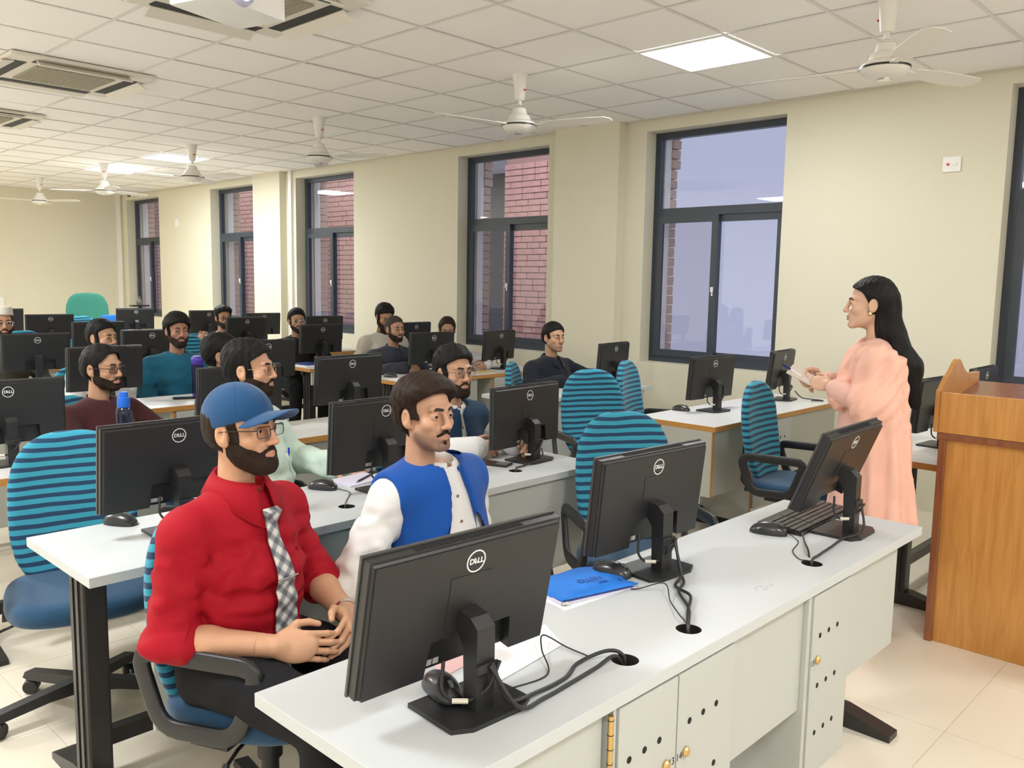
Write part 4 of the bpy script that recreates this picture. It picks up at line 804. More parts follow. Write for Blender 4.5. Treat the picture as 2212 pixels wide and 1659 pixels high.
MON = [((-2.145, -2.12, 1.078), -3, 11, 'black computer monitor nearest to us, in front of the blue vest man'), ((-1.245, -1.905, 1.09), -4, 6, 'black computer monitor in the middle of the front desk'), ((-0.475, -2.150, 1.095), 2, 21, 'tilted black computer monitor at the right end of the front desk, over a keyboard'),
 ((-2.03, -0.66, 1.10), 0, 6, 'black computer monitor behind the shoulder of the man in red'), ((-1.225, -0.66, 1.10), 0, 4, 'black computer monitor between the red shirt man and the blue vest man'), ((-0.41, -0.645, 1.09), 4, 0, 'black computer monitor touched by the hand of the man in the navy vest'),
 ((1.60, -0.40, 1.10), -4, 4, 'black computer monitor in the middle of the desk below the large window'), ((2.48, -0.44, 1.10), 8, 6, 'side-on black computer monitor left of the woman\'s hands'), ((1.43, -1.80, 1.10), -4, 4, 'black computer monitor between the woman and the lectern'), ((2.30, -1.78, 1.10), 0, 4, 'black computer monitor peeking over the lectern'),
 ((-2.11, 0.75, 1.10), 0, 2, 'black computer monitor at the left edge with a clear round white logo'), ((-1.04, 0.75, 1.10), 0, 2, 'black computer monitor mostly hidden by the man in mint green'), ((-0.369, 0.75, 1.12), 3, 4, 'black computer monitor above the desk behind the blue vest man'), ((2.286, 0.90, 1.08), 8, 4, 'black computer monitor to the right of the dark shirt man'),
 ((-1.152, 2.20, 1.11), 3, 4, 'black computer monitor directly behind the maroon shirt man'), ((-0.05, 2.20, 1.11), 0, 4, 'black computer monitor seen between two heads in front of the man in black'), ((1.579, 2.30, 1.11), -4, 4, 'black computer monitor in front of the man in the grey-blue shirt'), ((2.398, 2.30, 1.102), 8, 4, 'black computer monitor below the third window'),
 ((-1.112, 3.60, 1.112), -3, 4, 'black computer monitor in front of the man in the white cap'), ((-0.27, 3.60, 1.12), 0, 4, 'black computer monitor behind the man in the teal shirt'), ((1.369, 3.65, 1.12), 0, 4, 'black computer monitor over the desk end beside the man in black'), ((2.509, 3.65, 1.117), 6, 4, 'black computer monitor half hidden behind the grey-blue shirt man'),
 ((-0.15, 5.00, 1.12), -1, 4, 'black computer monitor behind the moustached man'), ((1.339, 5.00, 1.135), 4, 4, 'black computer monitor in front of the man in the white kurta'), ((2.30, 5.00, 1.132), -8, 4, 'black computer monitor below the fourth window'), ((2.343, 6.40, 1.114), -3, 4, 'black computer monitor to the right of the white kurta man'), ((1.62, 6.40, 1.155), 0, 4, 'black computer monitor to the left of the white kurta man'),
 ((-0.118, 6.40, 1.133), -4, 4, 'black computer monitor right of the man in the white cap'), ((-0.18, 7.80, 1.145), 0, 4, 'farthest black computer monitor at the left, beside the white cap'), ((1.342, 7.80, 1.137), -6, 4, 'black computer monitor in front of the corner window')]
for i, (t_, yw, tl_, lb) in enumerate(MON): monitor(t_, yw, lb, tl_, full=i < 18)

# ---------------------------------------------------------------- cloth materials and the people in the room
def cloth(name, col, rough=0.85, scale=700, var=0.05, sheen=0.1): return mat(name, col, rough, bump=0.25, scale=scale, var=var, vscale=9, sheen=sheen, spec=0.25)
def plaid():
    m, t, b = nt('grey_plaid_tie'); N = t.nodes.new; tc = N('ShaderNodeTexCoord'); mp = N('ShaderNodeMapping'); mp.inputs['Rotation'].default_value = (0, math.radians(45), 0); lk(t, tc.outputs['Object'], mp.inputs[0]); sx = N('ShaderNodeSeparateXYZ'); lk(t, mp.outputs[0], sx.inputs[0])
    col = None; outs = []
    for ax in ('X', 'Z'):
        a = N('ShaderNodeMath'); a.operation = 'MULTIPLY'; a.inputs[1].default_value = 32; lk(t, sx.outputs[ax], a.inputs[0]); f = N('ShaderNodeMath'); f.operation = 'FRACT'; lk(t, a.outputs[0], f.inputs[0])
        r = N('ShaderNodeValToRGB'); r.color_ramp.interpolation = 'CONSTANT'; e = r.color_ramp.elements; e[0].position = 0; e[0].color = (0.22, 0.22, 0.25, 1); e[1].position = 0.42; e[1].color = (0.62, 0.62, 0.62, 1)
        for p_, c_ in ((0.60, 0.95), (0.68, 0.55), (0.76, 0.95), (0.84, 0.60)): q = e.new(p_); q.color = (c_, c_, c_*0.97, 1)
        lk(t, f.outputs[0], r.inputs[0]); outs.append(r)
    mx = N('ShaderNodeMix'); mx.data_type = 'RGBA'; mx.blend_type = 'MULTIPLY'; mx.inputs[0].default_value = 1; lk(t, outs[0].outputs[0], mx.inputs[6]); lk(t, outs[1].outputs[0], mx.inputs[7])
    g = N('ShaderNodeGamma'); g.inputs[1].default_value = 0.75; lk(t, mx.outputs[2], g.inputs[0]); lk(t, g.outputs[0], b.inputs['Base Color']); b.inputs['Roughness'].default_value = 0.6; return m
def drape(s, name, fx, m, nu=4, nv=24, off=0.004, th=0.003, parent=None):
    """fx(u,v) -> (x, z) in the figure's frame, laid on the front of the shirt"""
    mb = MB(); g = []
    last = None
    for j in range(nv+1):
        row = []; ys = []
        for i in range(nu+1):
            x, z = fx(i/nu, j/nv); h_ = s.bvh.ray_cast(Vector((x, 1.2, z)), Vector((0, -1, 0))); y = h_[0].y if h_[0] else (last if last is not None else 0.1); ys.append(y); row.append((x, z))
        y0 = max(ys) if name in ('tie',) else None
        last = max(ys); g.append([mb.bm.verts.new((x, (y0 if y0 is not None else ys[i])+off, z)) for i, (x, z) in enumerate(row)])
    for a, b in zip(g, g[1:]):
        for i in range(nu): mb.bm.faces.new((a[i], a[i+1], b[i+1], b[i]))
    o = mb.build(name, m, parent or s.root, True, 180); md = o.modifiers.new('t', 'SOLIDIFY'); md.thickness = th; md.offset = 1; return o
def buttons(s, m, zs, x=0.0, r=0.0055, name='button', off=0.001):
    for z in zs:
        h_ = s.bvh.ray_cast(Vector((x, 1.2, z)), Vector((0, -1, 0)))
        if h_[0]: obj(name, MB().lathe([(r, 0), (r, 0.002), (r*0.6, 0.003)], 10, M=T(h_[0].x, h_[0].y+off, h_[0].z) @ RX(-PI/2)).mesh(name, True, m), s.root)
RESTR = lambda w_: frame(w_, (-0.55, 0.8, -0.10), (0.75, 0.45, 0.45)); RESTL = lambda w_: frame(w_, (0.55, 0.8, -0.10), (-0.75, 0.45, 0.45))
LEGS = [((0.10, 0.02, 0.54), (0.13, 0.44, 0.52), (0.14, 0.40, 0.09)), ((-0.10, 0.02, 0.54), (-0.13, 0.44, 0.52), (-0.14, 0.42, 0.09))]
DARKT = cloth('black_trousers', (0.006, 0.0065, 0.008), sheen=0.0); SHOE = mat('black_leather', (0.012, 0.011, 0.011), 0.35); WHITEC = cloth('white_cotton', (0.74, 0.73, 0.72), sheen=0.05); BTN = mat('small_dark_button', (0.25, 0.14, 0.08), 0.4); SILV = mat('silver_metal', (0.7, 0.7, 0.72), 0.3, 1.0)
def legs_for(p, m, zs=0.0, shoes=None, h=0.013): p.trousers(m, [tuple(Vector(q)+Vector((0, 0, zs)) if i < 2 else Vector(q) for i, q in enumerate(l)) for l in LEGS], h=h, shoes=shoes)

def seat_chair(p, lab, back=0.0, deg=None, grp='striped office chairs', dx=0.0):
    r = p.root; d = r.rotation_euler[2] if deg is None else math.radians(deg-90); q = Matrix.Rotation(d, 3, 'Z') @ Vector((dx, 0.02-back, 0)); o_ = put_chair(r.location.x+q.x, r.location.y+q.y, math.degrees(d)+90, lab, grp)
    for c_ in o_.children:
        if c_.name.startswith('backrest'): c_.location.z -= 0.085
    return o_
# --- man in the red shirt and blue cap
RSK = (0.56, 0.31, 0.19)
p = Person('man in red shirt, grey plaid tie and blue cap, hands clasped, nearest the camera', (-2.117, -1.22), -76, (0, 0.03, 1.16), hs=0.90, hy=-9, hp=3, tx=-0.015, head_kw=dict(h=0.0026, beard='full', skin=RSK, hair='short', top=0.006, side=0.004, gaze=-4, stubble=0.5, seed=2), h=0.0035, sh=0.185, girth=0.96); p.hairm = HAIRB
REDC = cloth('red_shirt_cotton', (0.34, 0.002, 0.012), 0.75, sheen=0.0); RA = {1: ((0.195, -0.02, 0.650), (0.075, 0.215, 0.645)), -1: ((-0.255, 0.03, 0.690), (-0.165, 0.235, 0.650))}
p.shirt(REDC, RA, sleeve=0.56, folds=0.0105, h=0.0055, off=0.012, bottom=0.50, rs=(0.050, 0.047, 0.040), belly=0.005, relax=1)
# rolled cuffs
for k in (1, -1):
    e_, w_ = Vector(RA[k][0]), Vector(RA[k][1]); d_ = (w_-e_).normalized(); M_ = frame(e_+d_*0.030, d_, (0, 0, 1)) @ RX(-PI/2); MB().lathe([(0.048, -0.028), (0.0575, -0.024), (0.0595, 0.0), (0.0585, 0.026), (0.054, 0.030), (0.045, 0.026)], 26, M=M_).build('rolled_cuff', REDC, p.root, True, 180)
RWR, RWL = Vector(RA[1][1]), Vector(RA[-1][1])
p.bodyarm(1, *RA[1], dict(curl=(0.35, 0.45, 0.30), thumb=0.55, spread=0.03), 0.0026, frame(RWR, (-0.62, 0.76, -0.06), (0.72, 0.55, 0.42))); p.bodyarm(-1, *RA[-1], dict(curl=(0.55, 0.55, 0.35), thumb=0.35, spread=0.05), 0.0026, frame(RWL, (0.62, 0.70, -0.10), (-0.55, 0.62, 0.42)))
p.body(legs=None, rs=(0.036, 0.040, 0.0285)); p.collar(REDC, 'fold', r=0.062, height=0.050, drop=0.036, tip=0.070, open_=13, lift=0.016)
nz = p.N.z; ty = p.N.y; kn = p.bvh.ray_cast(Vector((p.N.x, 1.2, nz-0.06)), Vector((0, -1, 0)))[0]
def tiefx(u, v):
    wv = (0.017+0.026*min(1, v*1.25)) if v < 0.93 else 0.043*(1-(v-0.93)/0.07*0.98); return (p.N.x+(u-0.5)*2*wv+0.0-0.030*v, nz-0.052-0.405*v)
PL = plaid(); drape(p, 'tie', tiefx, PL, 4, 40, 0.007, 0.004); kn_o = MB().prism([(-0.023, 0.022), (0.023, 0.022), (0.015, -0.024), (-0.015, -0.024)], -0.011, 0.011, 'XZ', T(p.N.x, kn.y+0.004, nz-0.036) @ RX(-0.35)).build('tie_knot', PL, p.root)
tz = nz-0.052-0.405*0.34; ty_ = p.bvh.ray_cast(Vector((-0.01, 1.2, tz)), Vector((0, -1, 0)))[0].y; MB().box(p.N.x-0.045, p.N.x+0.022, ty_+0.013, ty_+0.0165, tz-0.002, tz+0.002).build('tie_clip', SILV, p.root)
drape(p, 'shirt_pocket', lambda u, v: (p.N.x-0.045-0.085*u, nz-0.145-0.115*v), REDC, 8, 8, 0.0005, 0.0022)
# cap
def cap_mesh():
    G = Grid((-0.12, -0.145, -0.035), (0.12, 0.20, 0.155), 0.003); dm = ell(G, (0, -0.014, 0.032), (0.0885, 0.108, 0.100)); dm = smax(dm, -(ell(G, (0, -0.014, 0.030), (0.081, 0.101, 0.0925))), 0.002); pl = (0.010+0.26*(G.Y+0.02))-G.Z; dm = smax(dm, pl, 0.003)
    zs_ = 0.046-4.6*G.X**2+0.10*(G.Y-0.09); br = np.maximum((np.sqrt((G.X/0.083)**2+((G.Y-0.072)/0.110)**2)-1)*0.08, 0.066-G.Y-2.6*G.X**2); br = smax(br, np.abs(G.Z-zs_)-0.0028, 0.003); return nets(smin(dm, br, 0.003), G)
CAPM = cloth('navy_blue_cap_cotton', (0.008, 0.060, 0.165), sheen=0.2); co = p.headobj('baseball_cap', me_from(*cap_mesh(), 'baseball_cap', CAPM)); 
sb = MB()
for a_ in (0, 60, 120):
    A = math.radians(a_+90); sb.tube([(0.0885*math.cos(A)*math.sin(t_), -0.014+0.108*math.sin(A)*math.sin(t_), 0.032+0.100*math.cos(t_)) for t_ in [(-1.25 if a_ else 0.0)+(2.5 if a_ else 1.25)*i/14 for i in range(15)]], 0.0009, 5)
sm_ = sb.build('cap_seams', CAPM, co, True)
sm_['kind'] = 'stuff'
g = empty('x'); g.parent = p.root; g.matrix_local = p.Hm; gl = glasses(p.root, DARKF, 0.0013); gl.matrix_local = p.Hm; bpy.data.objects.remove(g)
legs_for(p, DARKT, 0.01, SHOE, 0.011); p.finish()
d_ = (RWL-Vector(RA[-1][0])).normalized(); br = MB().lathe([(0.0305, -0.005), (0.0325, -0.005), (0.0325, 0.005), (0.0305, 0.005)], 24, M=frame(RWL-d_*0.022, d_, (0, 0, 1)) @ RX(-PI/2)).build('bracelet', SILV, p.root, True)
seat_chair(p, 'striped office chair with black loop arms, under the man in the red shirt', -0.03, deg=-66, dx=-0.06)
# --- man in the blue waistcoat
p = Person('young man in a royal blue waistcoat over a white kurta, dark moustache', (-1.557, -1.285), -86, (0, 0.04, 1.15), hs=0.89, hy=2, hp=2, head_kw=dict(h=0.0026, beard='moustache', stubble=0.62, quiff=0.014, top=0.026, side=0.011, hairline=0.004, skin=(0.53, 0.30, 0.195), seed=5, gaze=0), h=0.0035, sh=0.186, tx=-0.065, girth=0.97); p.hairm = HAIRB; p.root.rotation_euler[2] += 0
BA = {1: ((0.235, -0.03, 0.66), (0.14, 0.20, 0.60)), -1: ((-0.275, 0.00, 0.66), (-0.12, 0.22, 0.60))}; p.shirt(WHITEC, BA, sleeve=1.0, folds=0.0105, h=0.006, off=0.012, bottom=0.46, rs=(0.052, 0.048, 0.038), belly=0.005, vested=True)
BV = cloth('royal_blue_waistcoat', (0.006, 0.075, 0.36), 0.8, scale=900); p.vest(BV, off=0.031, open0=0.034, open1=0.105, h=0.0062, belly=0.005, shift=0.02); p.bodyarm(1, *BA[1], dict(curl=(0.4, 0.4, 0.3)), 0.004, RESTR(BA[1][1])); p.bodyarm(-1, *BA[-1], dict(curl=(0.4, 0.4, 0.3)), 0.004, RESTL(BA[-1][1])); p.body()
p.collar(WHITEC, 'band', r=0.060, height=0.036, open_=11, lift=0.006); p.collar(BV, 'band', r=0.0715, height=0.026, open_=26, lift=-0.004, name='waistcoat_collar'); buttons(p, BTN, [p.N.z-0.06-0.075*i for i in range(5)], p.N.x+0.004, 0.0048); legs_for(p, WHITEC, 0); p.finish()
seat_chair(p, 'striped office chair behind the young man in the royal blue waistcoat', -0.04, dx=-0.13)
# --- man in mint green
MINT = cloth('mint_green_cotton', (0.62, 0.74, 0.66)); p = Person('man in a pale mint green kurta with gold glasses, behind the blue cap, in profile', (-1.413, 0.004), -62, (0, 0.045, 1.17), hy=-12, hp=3, head_kw=dict(h=0.0032, beard='full', top=0.022, side=0.009, stubble=0.4, skin=(0.594, 0.331, 0.213), fat=1.06, seed=8), h=0.0045, sh=0.205, girth=1.12)
MA = {1: ((0.29, 0.02, 0.70), (0.16, 0.26, 0.66)), -1: ((-0.29, 0.08, 0.74), (-0.20, 0.34, 0.745))}; p.shirt(MINT, MA, folds=0.007, h=0.0085, bottom=0.46, belly=0.045, rs=(0.062, 0.054, 0.040)); p.bodyarm(1, *MA[1], {}, 0.005, RESTR(MA[1][1])); p.bodyarm(-1, *MA[-1], dict(curl=(0.15, 0.2, 0.1)), 0.004, frame(MA[-1][1], (0.2, 0.95, -0.1), (0, 0, 1))); p.body(); p.collar(MINT, 'band', r=0.062, height=0.035, open_=12, lift=0.004); drape(p, 'kurta_pocket', lambda u, v: (-0.05-0.085*u, p.N.z-0.17-0.11*v), MINT, 6, 6, 0.0005, 0.002)
hx = p.bvh.ray_cast(Vector((-0.08, 1.2, p.N.z-0.17)), Vector((0, -1, 0)))[0]; MB().tube([tuple(hx+Vector((0, 0.005, -0.05))), tuple(hx+Vector((0, 0.006, 0.022)))], 0.004, 8).build('blue_pen', mat('blue_pen_plastic', (0.01, 0.03, 0.5), 0.3), p.root, True)
gl = glasses(p.root, GOLD, 0.0012, 'round'); gl.matrix_local = p.Hm; legs_for(p, MINT); p.finish(); seat_chair(p, 'striped office chair of the man in mint green, mostly hidden', 0.03)
# --- man in the navy waistcoat
NV = cloth('navy_waistcoat', (0.009, 0.038, 0.085)); p = Person('bearded man in a navy waistcoat over white, thin glasses, leaning on the second-row desk', (-0.51, -0.26), -92, (0, 0.10, 1.125), hy=6, hp=1, head_kw=dict(h=0.0032, beard='full', top=0.024, side=0.010, stubble=0.5, skin=(0.504, 0.285, 0.179), seed=11, gaze=-5), h=0.0045, sh=0.200)
NA = {1: ((0.27, 0.20, 0.785), (0.07, 0.335, 0.800)), -1: ((-0.27, 0.12, 0.79), (-0.14, 0.36, 0.800))}; p.shirt(WHITEC, NA, folds=0.006, h=0.0085, bottom=0.46, rs=(0.054, 0.048, 0.038), vested=True); p.vest(NV, off=0.031, open0=0.010, open1=0.04, h=0.0078)
p.bodyarm(1, *NA[1], dict(curl=(0.55, 0.6, 0.4), thumb=0.3), 0.0035, frame(NA[1][1], (-0.93, 0.25, -0.02), (0.25, 0.75, 0.55))); p.bodyarm(-1, *NA[-1], dict(curl=(0.4, 0.5, 0.4)), 0.004, frame(NA[-1][1], (0.15, 0.9, 0.1), (-0.8, 0.3, 0.5))); p.body(); p.collar(WHITEC, 'band', r=0.060, height=0.034, open_=12, lift=0.004); p.collar(NV, 'band', r=0.0705, height=0.022, open_=24, lift=-0.004, name='waistcoat_collar'); buttons(p, BTN, [p.N.z-0.07-0.08*i for i in range(3)])
gl = glasses(p.root, DARKF, 0.0010); gl.matrix_local = p.Hm; legs_for(p, WHITEC); p.finish(); seat_chair(p, 'striped office chair hidden behind the man in the navy waistcoat', 0.05)
# --- man in maroon, arms crossed
MAR = cloth('maroon_cotton', (0.050, 0.011, 0.013)); p = Person('man in a dark maroon kurta with black glasses, arms crossed, third row at the left', (-1.55, 1.21), -70, (0, 0.03, 1.085), hy=-8, hp=0, head_kw=dict(h=0.0034, beard='trim', top=0.012, side=0.008, hairline=0.012, bald=1.0, stubble=0.6, skin=(0.470, 0.262, 0.162), fat=1.05, seed=12), h=0.0048, sh=0.205, girth=1.12)
XA = {1: ((0.30, 0.10, 0.70), (0.02, 0.215, 0.735)), -1: ((-0.30, 0.12, 0.70), (-0.02, 0.245, 0.765))}; p.shirt(MAR, XA, folds=0.007, h=0.009, bottom=0.42, belly=0.04, rs=(0.066, 0.060, 0.046)); p.bodyarm(1, *XA[1], dict(curl=(0.3, 0.4, 0.3)), 0.0045, frame(XA[1][1], (-0.95, 0.1, -0.1), (0.1, 0.9, 0.3))); p.bodyarm(-1, *XA[-1], dict(curl=(0.3, 0.3, 0.3)), 0.0045, frame(XA[-1][1], (0.93, 0.1, -0.15), (0, 0.9, 0.4))); p.body(); p.collar(MAR, 'band', r=0.062, height=0.032, open_=10, lift=0.002)
gl = glasses(p.root, DARKF, 0.0020); gl.matrix_local = p.Hm; legs_for(p, MAR); p.finish(); seat_chair(p, 'striped office chair behind the man in maroon', 0.03)
# --- the rows behind
def sitter(label, loc, deg, ez, hkw, m, hy=0, hp=0, arms=None, col='band', vest=None, girth=1.0, gl=None, hands=None, leg=DARKT, h=0.0055, belly=0.0, ey=0.04, sh=0.20, folds=0.006, hr=0.0, chairlab=None, hairm=None, sleeve=1.0):
    p = Person(label, loc, deg, (0, ey, ez), hy=hy, hp=hp, hr=hr, head_kw=dict(h=h, **hkw), h=h, girth=girth, sh=sh)
    if hairm: p.hairm = hairm
    z = ez-0.50; A = arms or {1: ((0.28, 0.04, z+0.02), (0.16, 0.27, z-0.02)), -1: ((-0.28, 0.04, z+0.02), (-0.16, 0.27, z-0.02))}
    p.shirt(m, A, folds=folds, h=max(0.010, h*1.7), bottom=0.42, belly=belly, sleeve=sleeve, seed=int(abs(loc[0])*10)+3)
    for k in (1, -1): hf = (hands or {}).get(k); p.bodyarm(k, *A[k], (hf or {}).get('kw', dict(curl=(0.4, 0.45, 0.3))), max(0.0045, h*0.8), (hf or {}).get('M') or (RESTR if k > 0 else RESTL)(A[k][1]))
    p.body()
    p.collar(m, col, r=0.062, height=0.030 if col == 'band' else 0.04, open_=14, lift=0.003)
    if gl: g_ = glasses(p.root, gl[0], 0.0016, gl[1]); g_.matrix_local = p.Hm
    legs_for(p, leg, h=0.017); p.finish()
    if chairlab: seat_chair(p, chairlab, 0.04)
    return p
TEAL = cloth('teal_kurta_cotton', (0.010, 0.105, 0.175)); SKB = (0.36, 0.19, 0.12)
z = 0.79
p = sitter('bearded man in a teal blue kurta facing us, fourth row at the left', (-0.495, 2.65), -104, 1.17, dict(beard='full', top=0.026, side=0.014, hairline=-0.012, stubble=0.5, skin=SKB, seed=21), TEAL, hy=-6, h=0.0045, leg=TEAL, arms={1: ((0.235, 0.08, 0.70), (0.10, 0.20, 0.62)), -1: ((-0.25, 0.08, 0.70), (-0.10, 0.20, 0.62))}, sh=0.200); buttons(p, BTN, [])
p = sitter('moustached man in white seen over the head of the man in maroon', (-0.99, 2.69), -74, 1.135, dict(beard='trim', top=0.018, side=0.008, stubble=0.55, skin=(0.470, 0.268, 0.168), seed=22), WHITEC, hy=-6, h=0.0045, leg=WHITEC, sh=0.185, arms={1: ((0.24, 0.05, 0.66), (0.14, 0.27, 0.62)), -1: ((-0.22, 0.08, 0.66), (-0.10, 0.27, 0.62))}, chairlab='striped office chair hidden behind the moustached man in white')
OLV = cloth('dark_olive_cotton', (0.06, 0.055, 0.04)); p = sitter('man in a white prayer cap and glasses at the left edge, head above a monitor', (-1.20, 4.10), -92, 1.175, dict(beard='full', top=0.006, side=0.005, stubble=0.5, skin=(0.403, 0.217, 0.134), seed=23), OLV, hy=0, gl=(METAL, 'rect'), leg=OLV)
G = Grid((-0.10, -0.13, 0.02), (0.10, 0.11, 0.16), 0.005); pc = smax(smax(ell(G, (0, -0.014, 0.04), (0.090, 0.108, 0.24)), G.Z-0.138+0.1*np.sqrt(G.X**2+G.Y**2), 0.012), 0.052-G.Z+0.15*(G.Y), 0.004); p.headobj('prayer_cap', me_from(*nets(pc, G), 'prayer_cap', cloth('prayer_cap_cotton', (0.66, 0.62, 0.56))))
hb = dict(M=frame((0.10, 0.30, 0.93), (0.2, 0.6, 0.8), (0.6, 0.5, 0.3)), kw=dict(curl=(0.9, 1.0, 0.6)))
PKW = cloth('off_white_kurta', (0.70, 0.68, 0.69)); p = sitter('man in a white kurta and glasses raising a pen, far row', (1.25, 5.34), -98, 1.122, dict(beard='full', top=0.028, side=0.008, stubble=0.5, skin=(0.448, 0.251, 0.157), seed=24, quiff=0.01), PKW, hy=0, gl=(DARKF, 'rect'), leg=PKW, arms={1: ((0.30, 0.00, 0.76), (0.30, 0.20, 0.86)), -1: ((-0.28, 0.1, 0.70), (-0.12, 0.30, 0.72))}, hands={1: dict(M=frame((0.30, 0.20, 0.87), (0.0, 0.5, 0.8), (0.6, 0.5, 0.3)), kw=dict(curl=(0.9, 1.0, 0.6)))})
MB().tube([(0.27, 0.245, 0.90), (0.235, 0.27, 0.975)], 0.004, 8).build('pen', SHOE, p.root, True)
BLK = cloth('black_cotton', (0.012, 0.012, 0.014)); p = sitter('man in black holding a hand to his mouth, arm on the desk end', (1.355, 4.07), -106, 1.140, dict(beard='trim', top=0.018, side=0.008, stubble=0.6, skin=(0.414, 0.234, 0.146), seed=25), BLK, hy=4, gl=(METAL, 'rect'), arms={1: ((0.30, 0.10, 0.76), (0.34, 0.34, 0.70)), -1: ((-0.24, 0.16, 0.80), (-0.06, 0.20, 1.00))}, hands={1: dict(M=frame((0.34, 0.34, 0.70), (0.1, 0.7, -0.7), (0.7, 0.6, 0.3)), kw=dict(curl=(0.3, 0.4, 0.3))), -1: dict(M=frame((-0.06, 0.20, 0.99), (0.35, 0.1, 0.9), (-0.2, 0.95, 0.1)), kw=dict(curl=(0.9, 1.0, 0.5)))})
GRB = cloth('light_grey_beige_cotton', (0.46, 0.43, 0.37)); p = sitter('man with a long black beard in pale grey, looking down, by the far wall', (1.80, 3.26), -104, 1.205, dict(beard='long', top=0.022, side=0.010, stubble=0.5, skin=(0.381, 0.205, 0.123), seed=26, eyeopen=0.4), GRB, hy=4, hp=-20, leg=GRB, h=0.005, chairlab='striped office chair behind the long-bearded man in pale grey')
GRS = cloth('dark_grey_blue_cotton', (0.035, 0.038, 0.056)); p = sitter('man in a dark grey-blue shirt with cropped hair, fist on the desk', (1.535, 2.77), -100, 1.120, dict(beard='trim', top=0.006, side=0.004, stubble=0.75, skin=(0.414, 0.234, 0.146), seed=27, fat=1.04), GRS, hy=-2, col='fold', h=0.0048, girth=1.1, sh=0.215, arms={1: ((0.30, 0.13, 0.75), (0.06, 0.33, 0.80)), -1: ((-0.28, 0.10, 0.74), (-0.10, 0.30, 0.78))}, hands={1: dict(M=frame((0.05, 0.335, 0.80), (-0.9, 0.4, -0.05), (0.3, 0.6, 0.7)), kw=dict(curl=(1.2, 1.3, 0.6)))}, hairm=hair_mat('cropped_grey_hair', (0.05, 0.04, 0.035), 0.7))
LGC = cloth('pale_grey_cotton', (0.55, 0.55, 0.57)); p = sitter('balding man in pale grey bending low behind a monitor, head half hidden', (2.16, 2.78), -128, 1.10, dict(beard='short', top=0.008, side=0.007, bald=1.0, hairline=0.010, stubble=0.5, skin=(0.370, 0.205, 0.129), seed=28, eyeopen=0.4), LGC, hy=0, hp=-14, leg=LGC, arms={1: ((0.28, 0.14, 0.76), (0.14, 0.36, 0.80)), -1: ((-0.36, 0.14, 0.80), (-0.34, 0.36, 0.80))}, hairm=HAIRB)
DNV = cloth('near_black_navy_cotton', (0.010, 0.012, 0.020)); p = sitter('clean-shaven man in a near-black shirt sitting by the wall, right of centre', (1.90, 1.225), -92, 1.122, dict(top=0.014, side=0.007, stubble=0.45, skin=(0.515, 0.296, 0.185), seed=29, hairline=-0.002), DNV, hy=10, col='fold', h=0.0042, sh=0.215, arms={1: ((0.27, 0.06, 0.74), (0.14, 0.27, 0.79)), -1: ((-0.33, 0.10, 0.80), (-0.42, 0.30, 0.80))}, hands={1: dict(M=frame((0.14, 0.27, 0.795), (-0.5, 0.85, 0.05), (0.2, 0.3, 0.9)), kw=dict(curl=(0.5, 0.5, 0.3))), -1: dict(M=frame((-0.42, 0.30, 0.80), (-0.3, 0.9, -0.1), (0, 0.2, 1)), kw=dict(curl=(0.4, 0.4, 0.3)))}); seat_chair(p, 'striped office chair left of the clean-shaven man by the wall', 0.06, deg=-60, dx=0.12)
BRN = cloth('dark_brown_cotton', (0.045, 0.035, 0.030)); p = sitter('dark-haired man mostly hidden behind the man in mint green', (-0.89, 1.25), -38, 1.115, dict(beard='short', top=0.020, side=0.010, stubble=0.4, skin=(0.426, 0.239, 0.151), seed=30), BRN, hy=-5, h=0.005)

# ---------------------------------------------------------------- the standing woman
PINK = cloth('pale_peach_dress_cotton', (0.74, 0.45, 0.38), 0.8, var=0.10, scale=500); PINKD = cloth('peach_shawl_chiffon', (0.80, 0.46, 0.365), 0.75, var=0.06, scale=400); FSK = (0.62, 0.385, 0.27)
p = Person('woman with long black hair in a peach dress and shawl, standing, holding a phone', (0.60, -1.74), 113, (0, 0.035, 1.479), hy=0, hp=0, head_kw=dict(h=0.0032, hair='long', female=True, top=0.011, side=0.009, hairline=-0.004, skin=FSK, seed=40, brow=0.8, mouth=1.0, gaze=-22, eyeopen=0.65), h=0.0045, sh=0.165, girth=0.92, hs=0.92); p.hairm = HAIRL
p.root['label'] = 'woman with long black hair in a peach dress and shawl, standing, holding a phone'
FA = {-1: ((-0.215, 0.00, 1.045), (-0.085, 0.185, 1.115)), 1: ((0.20, 0.02, 1.045), (0.05, 0.225, 1.135))}
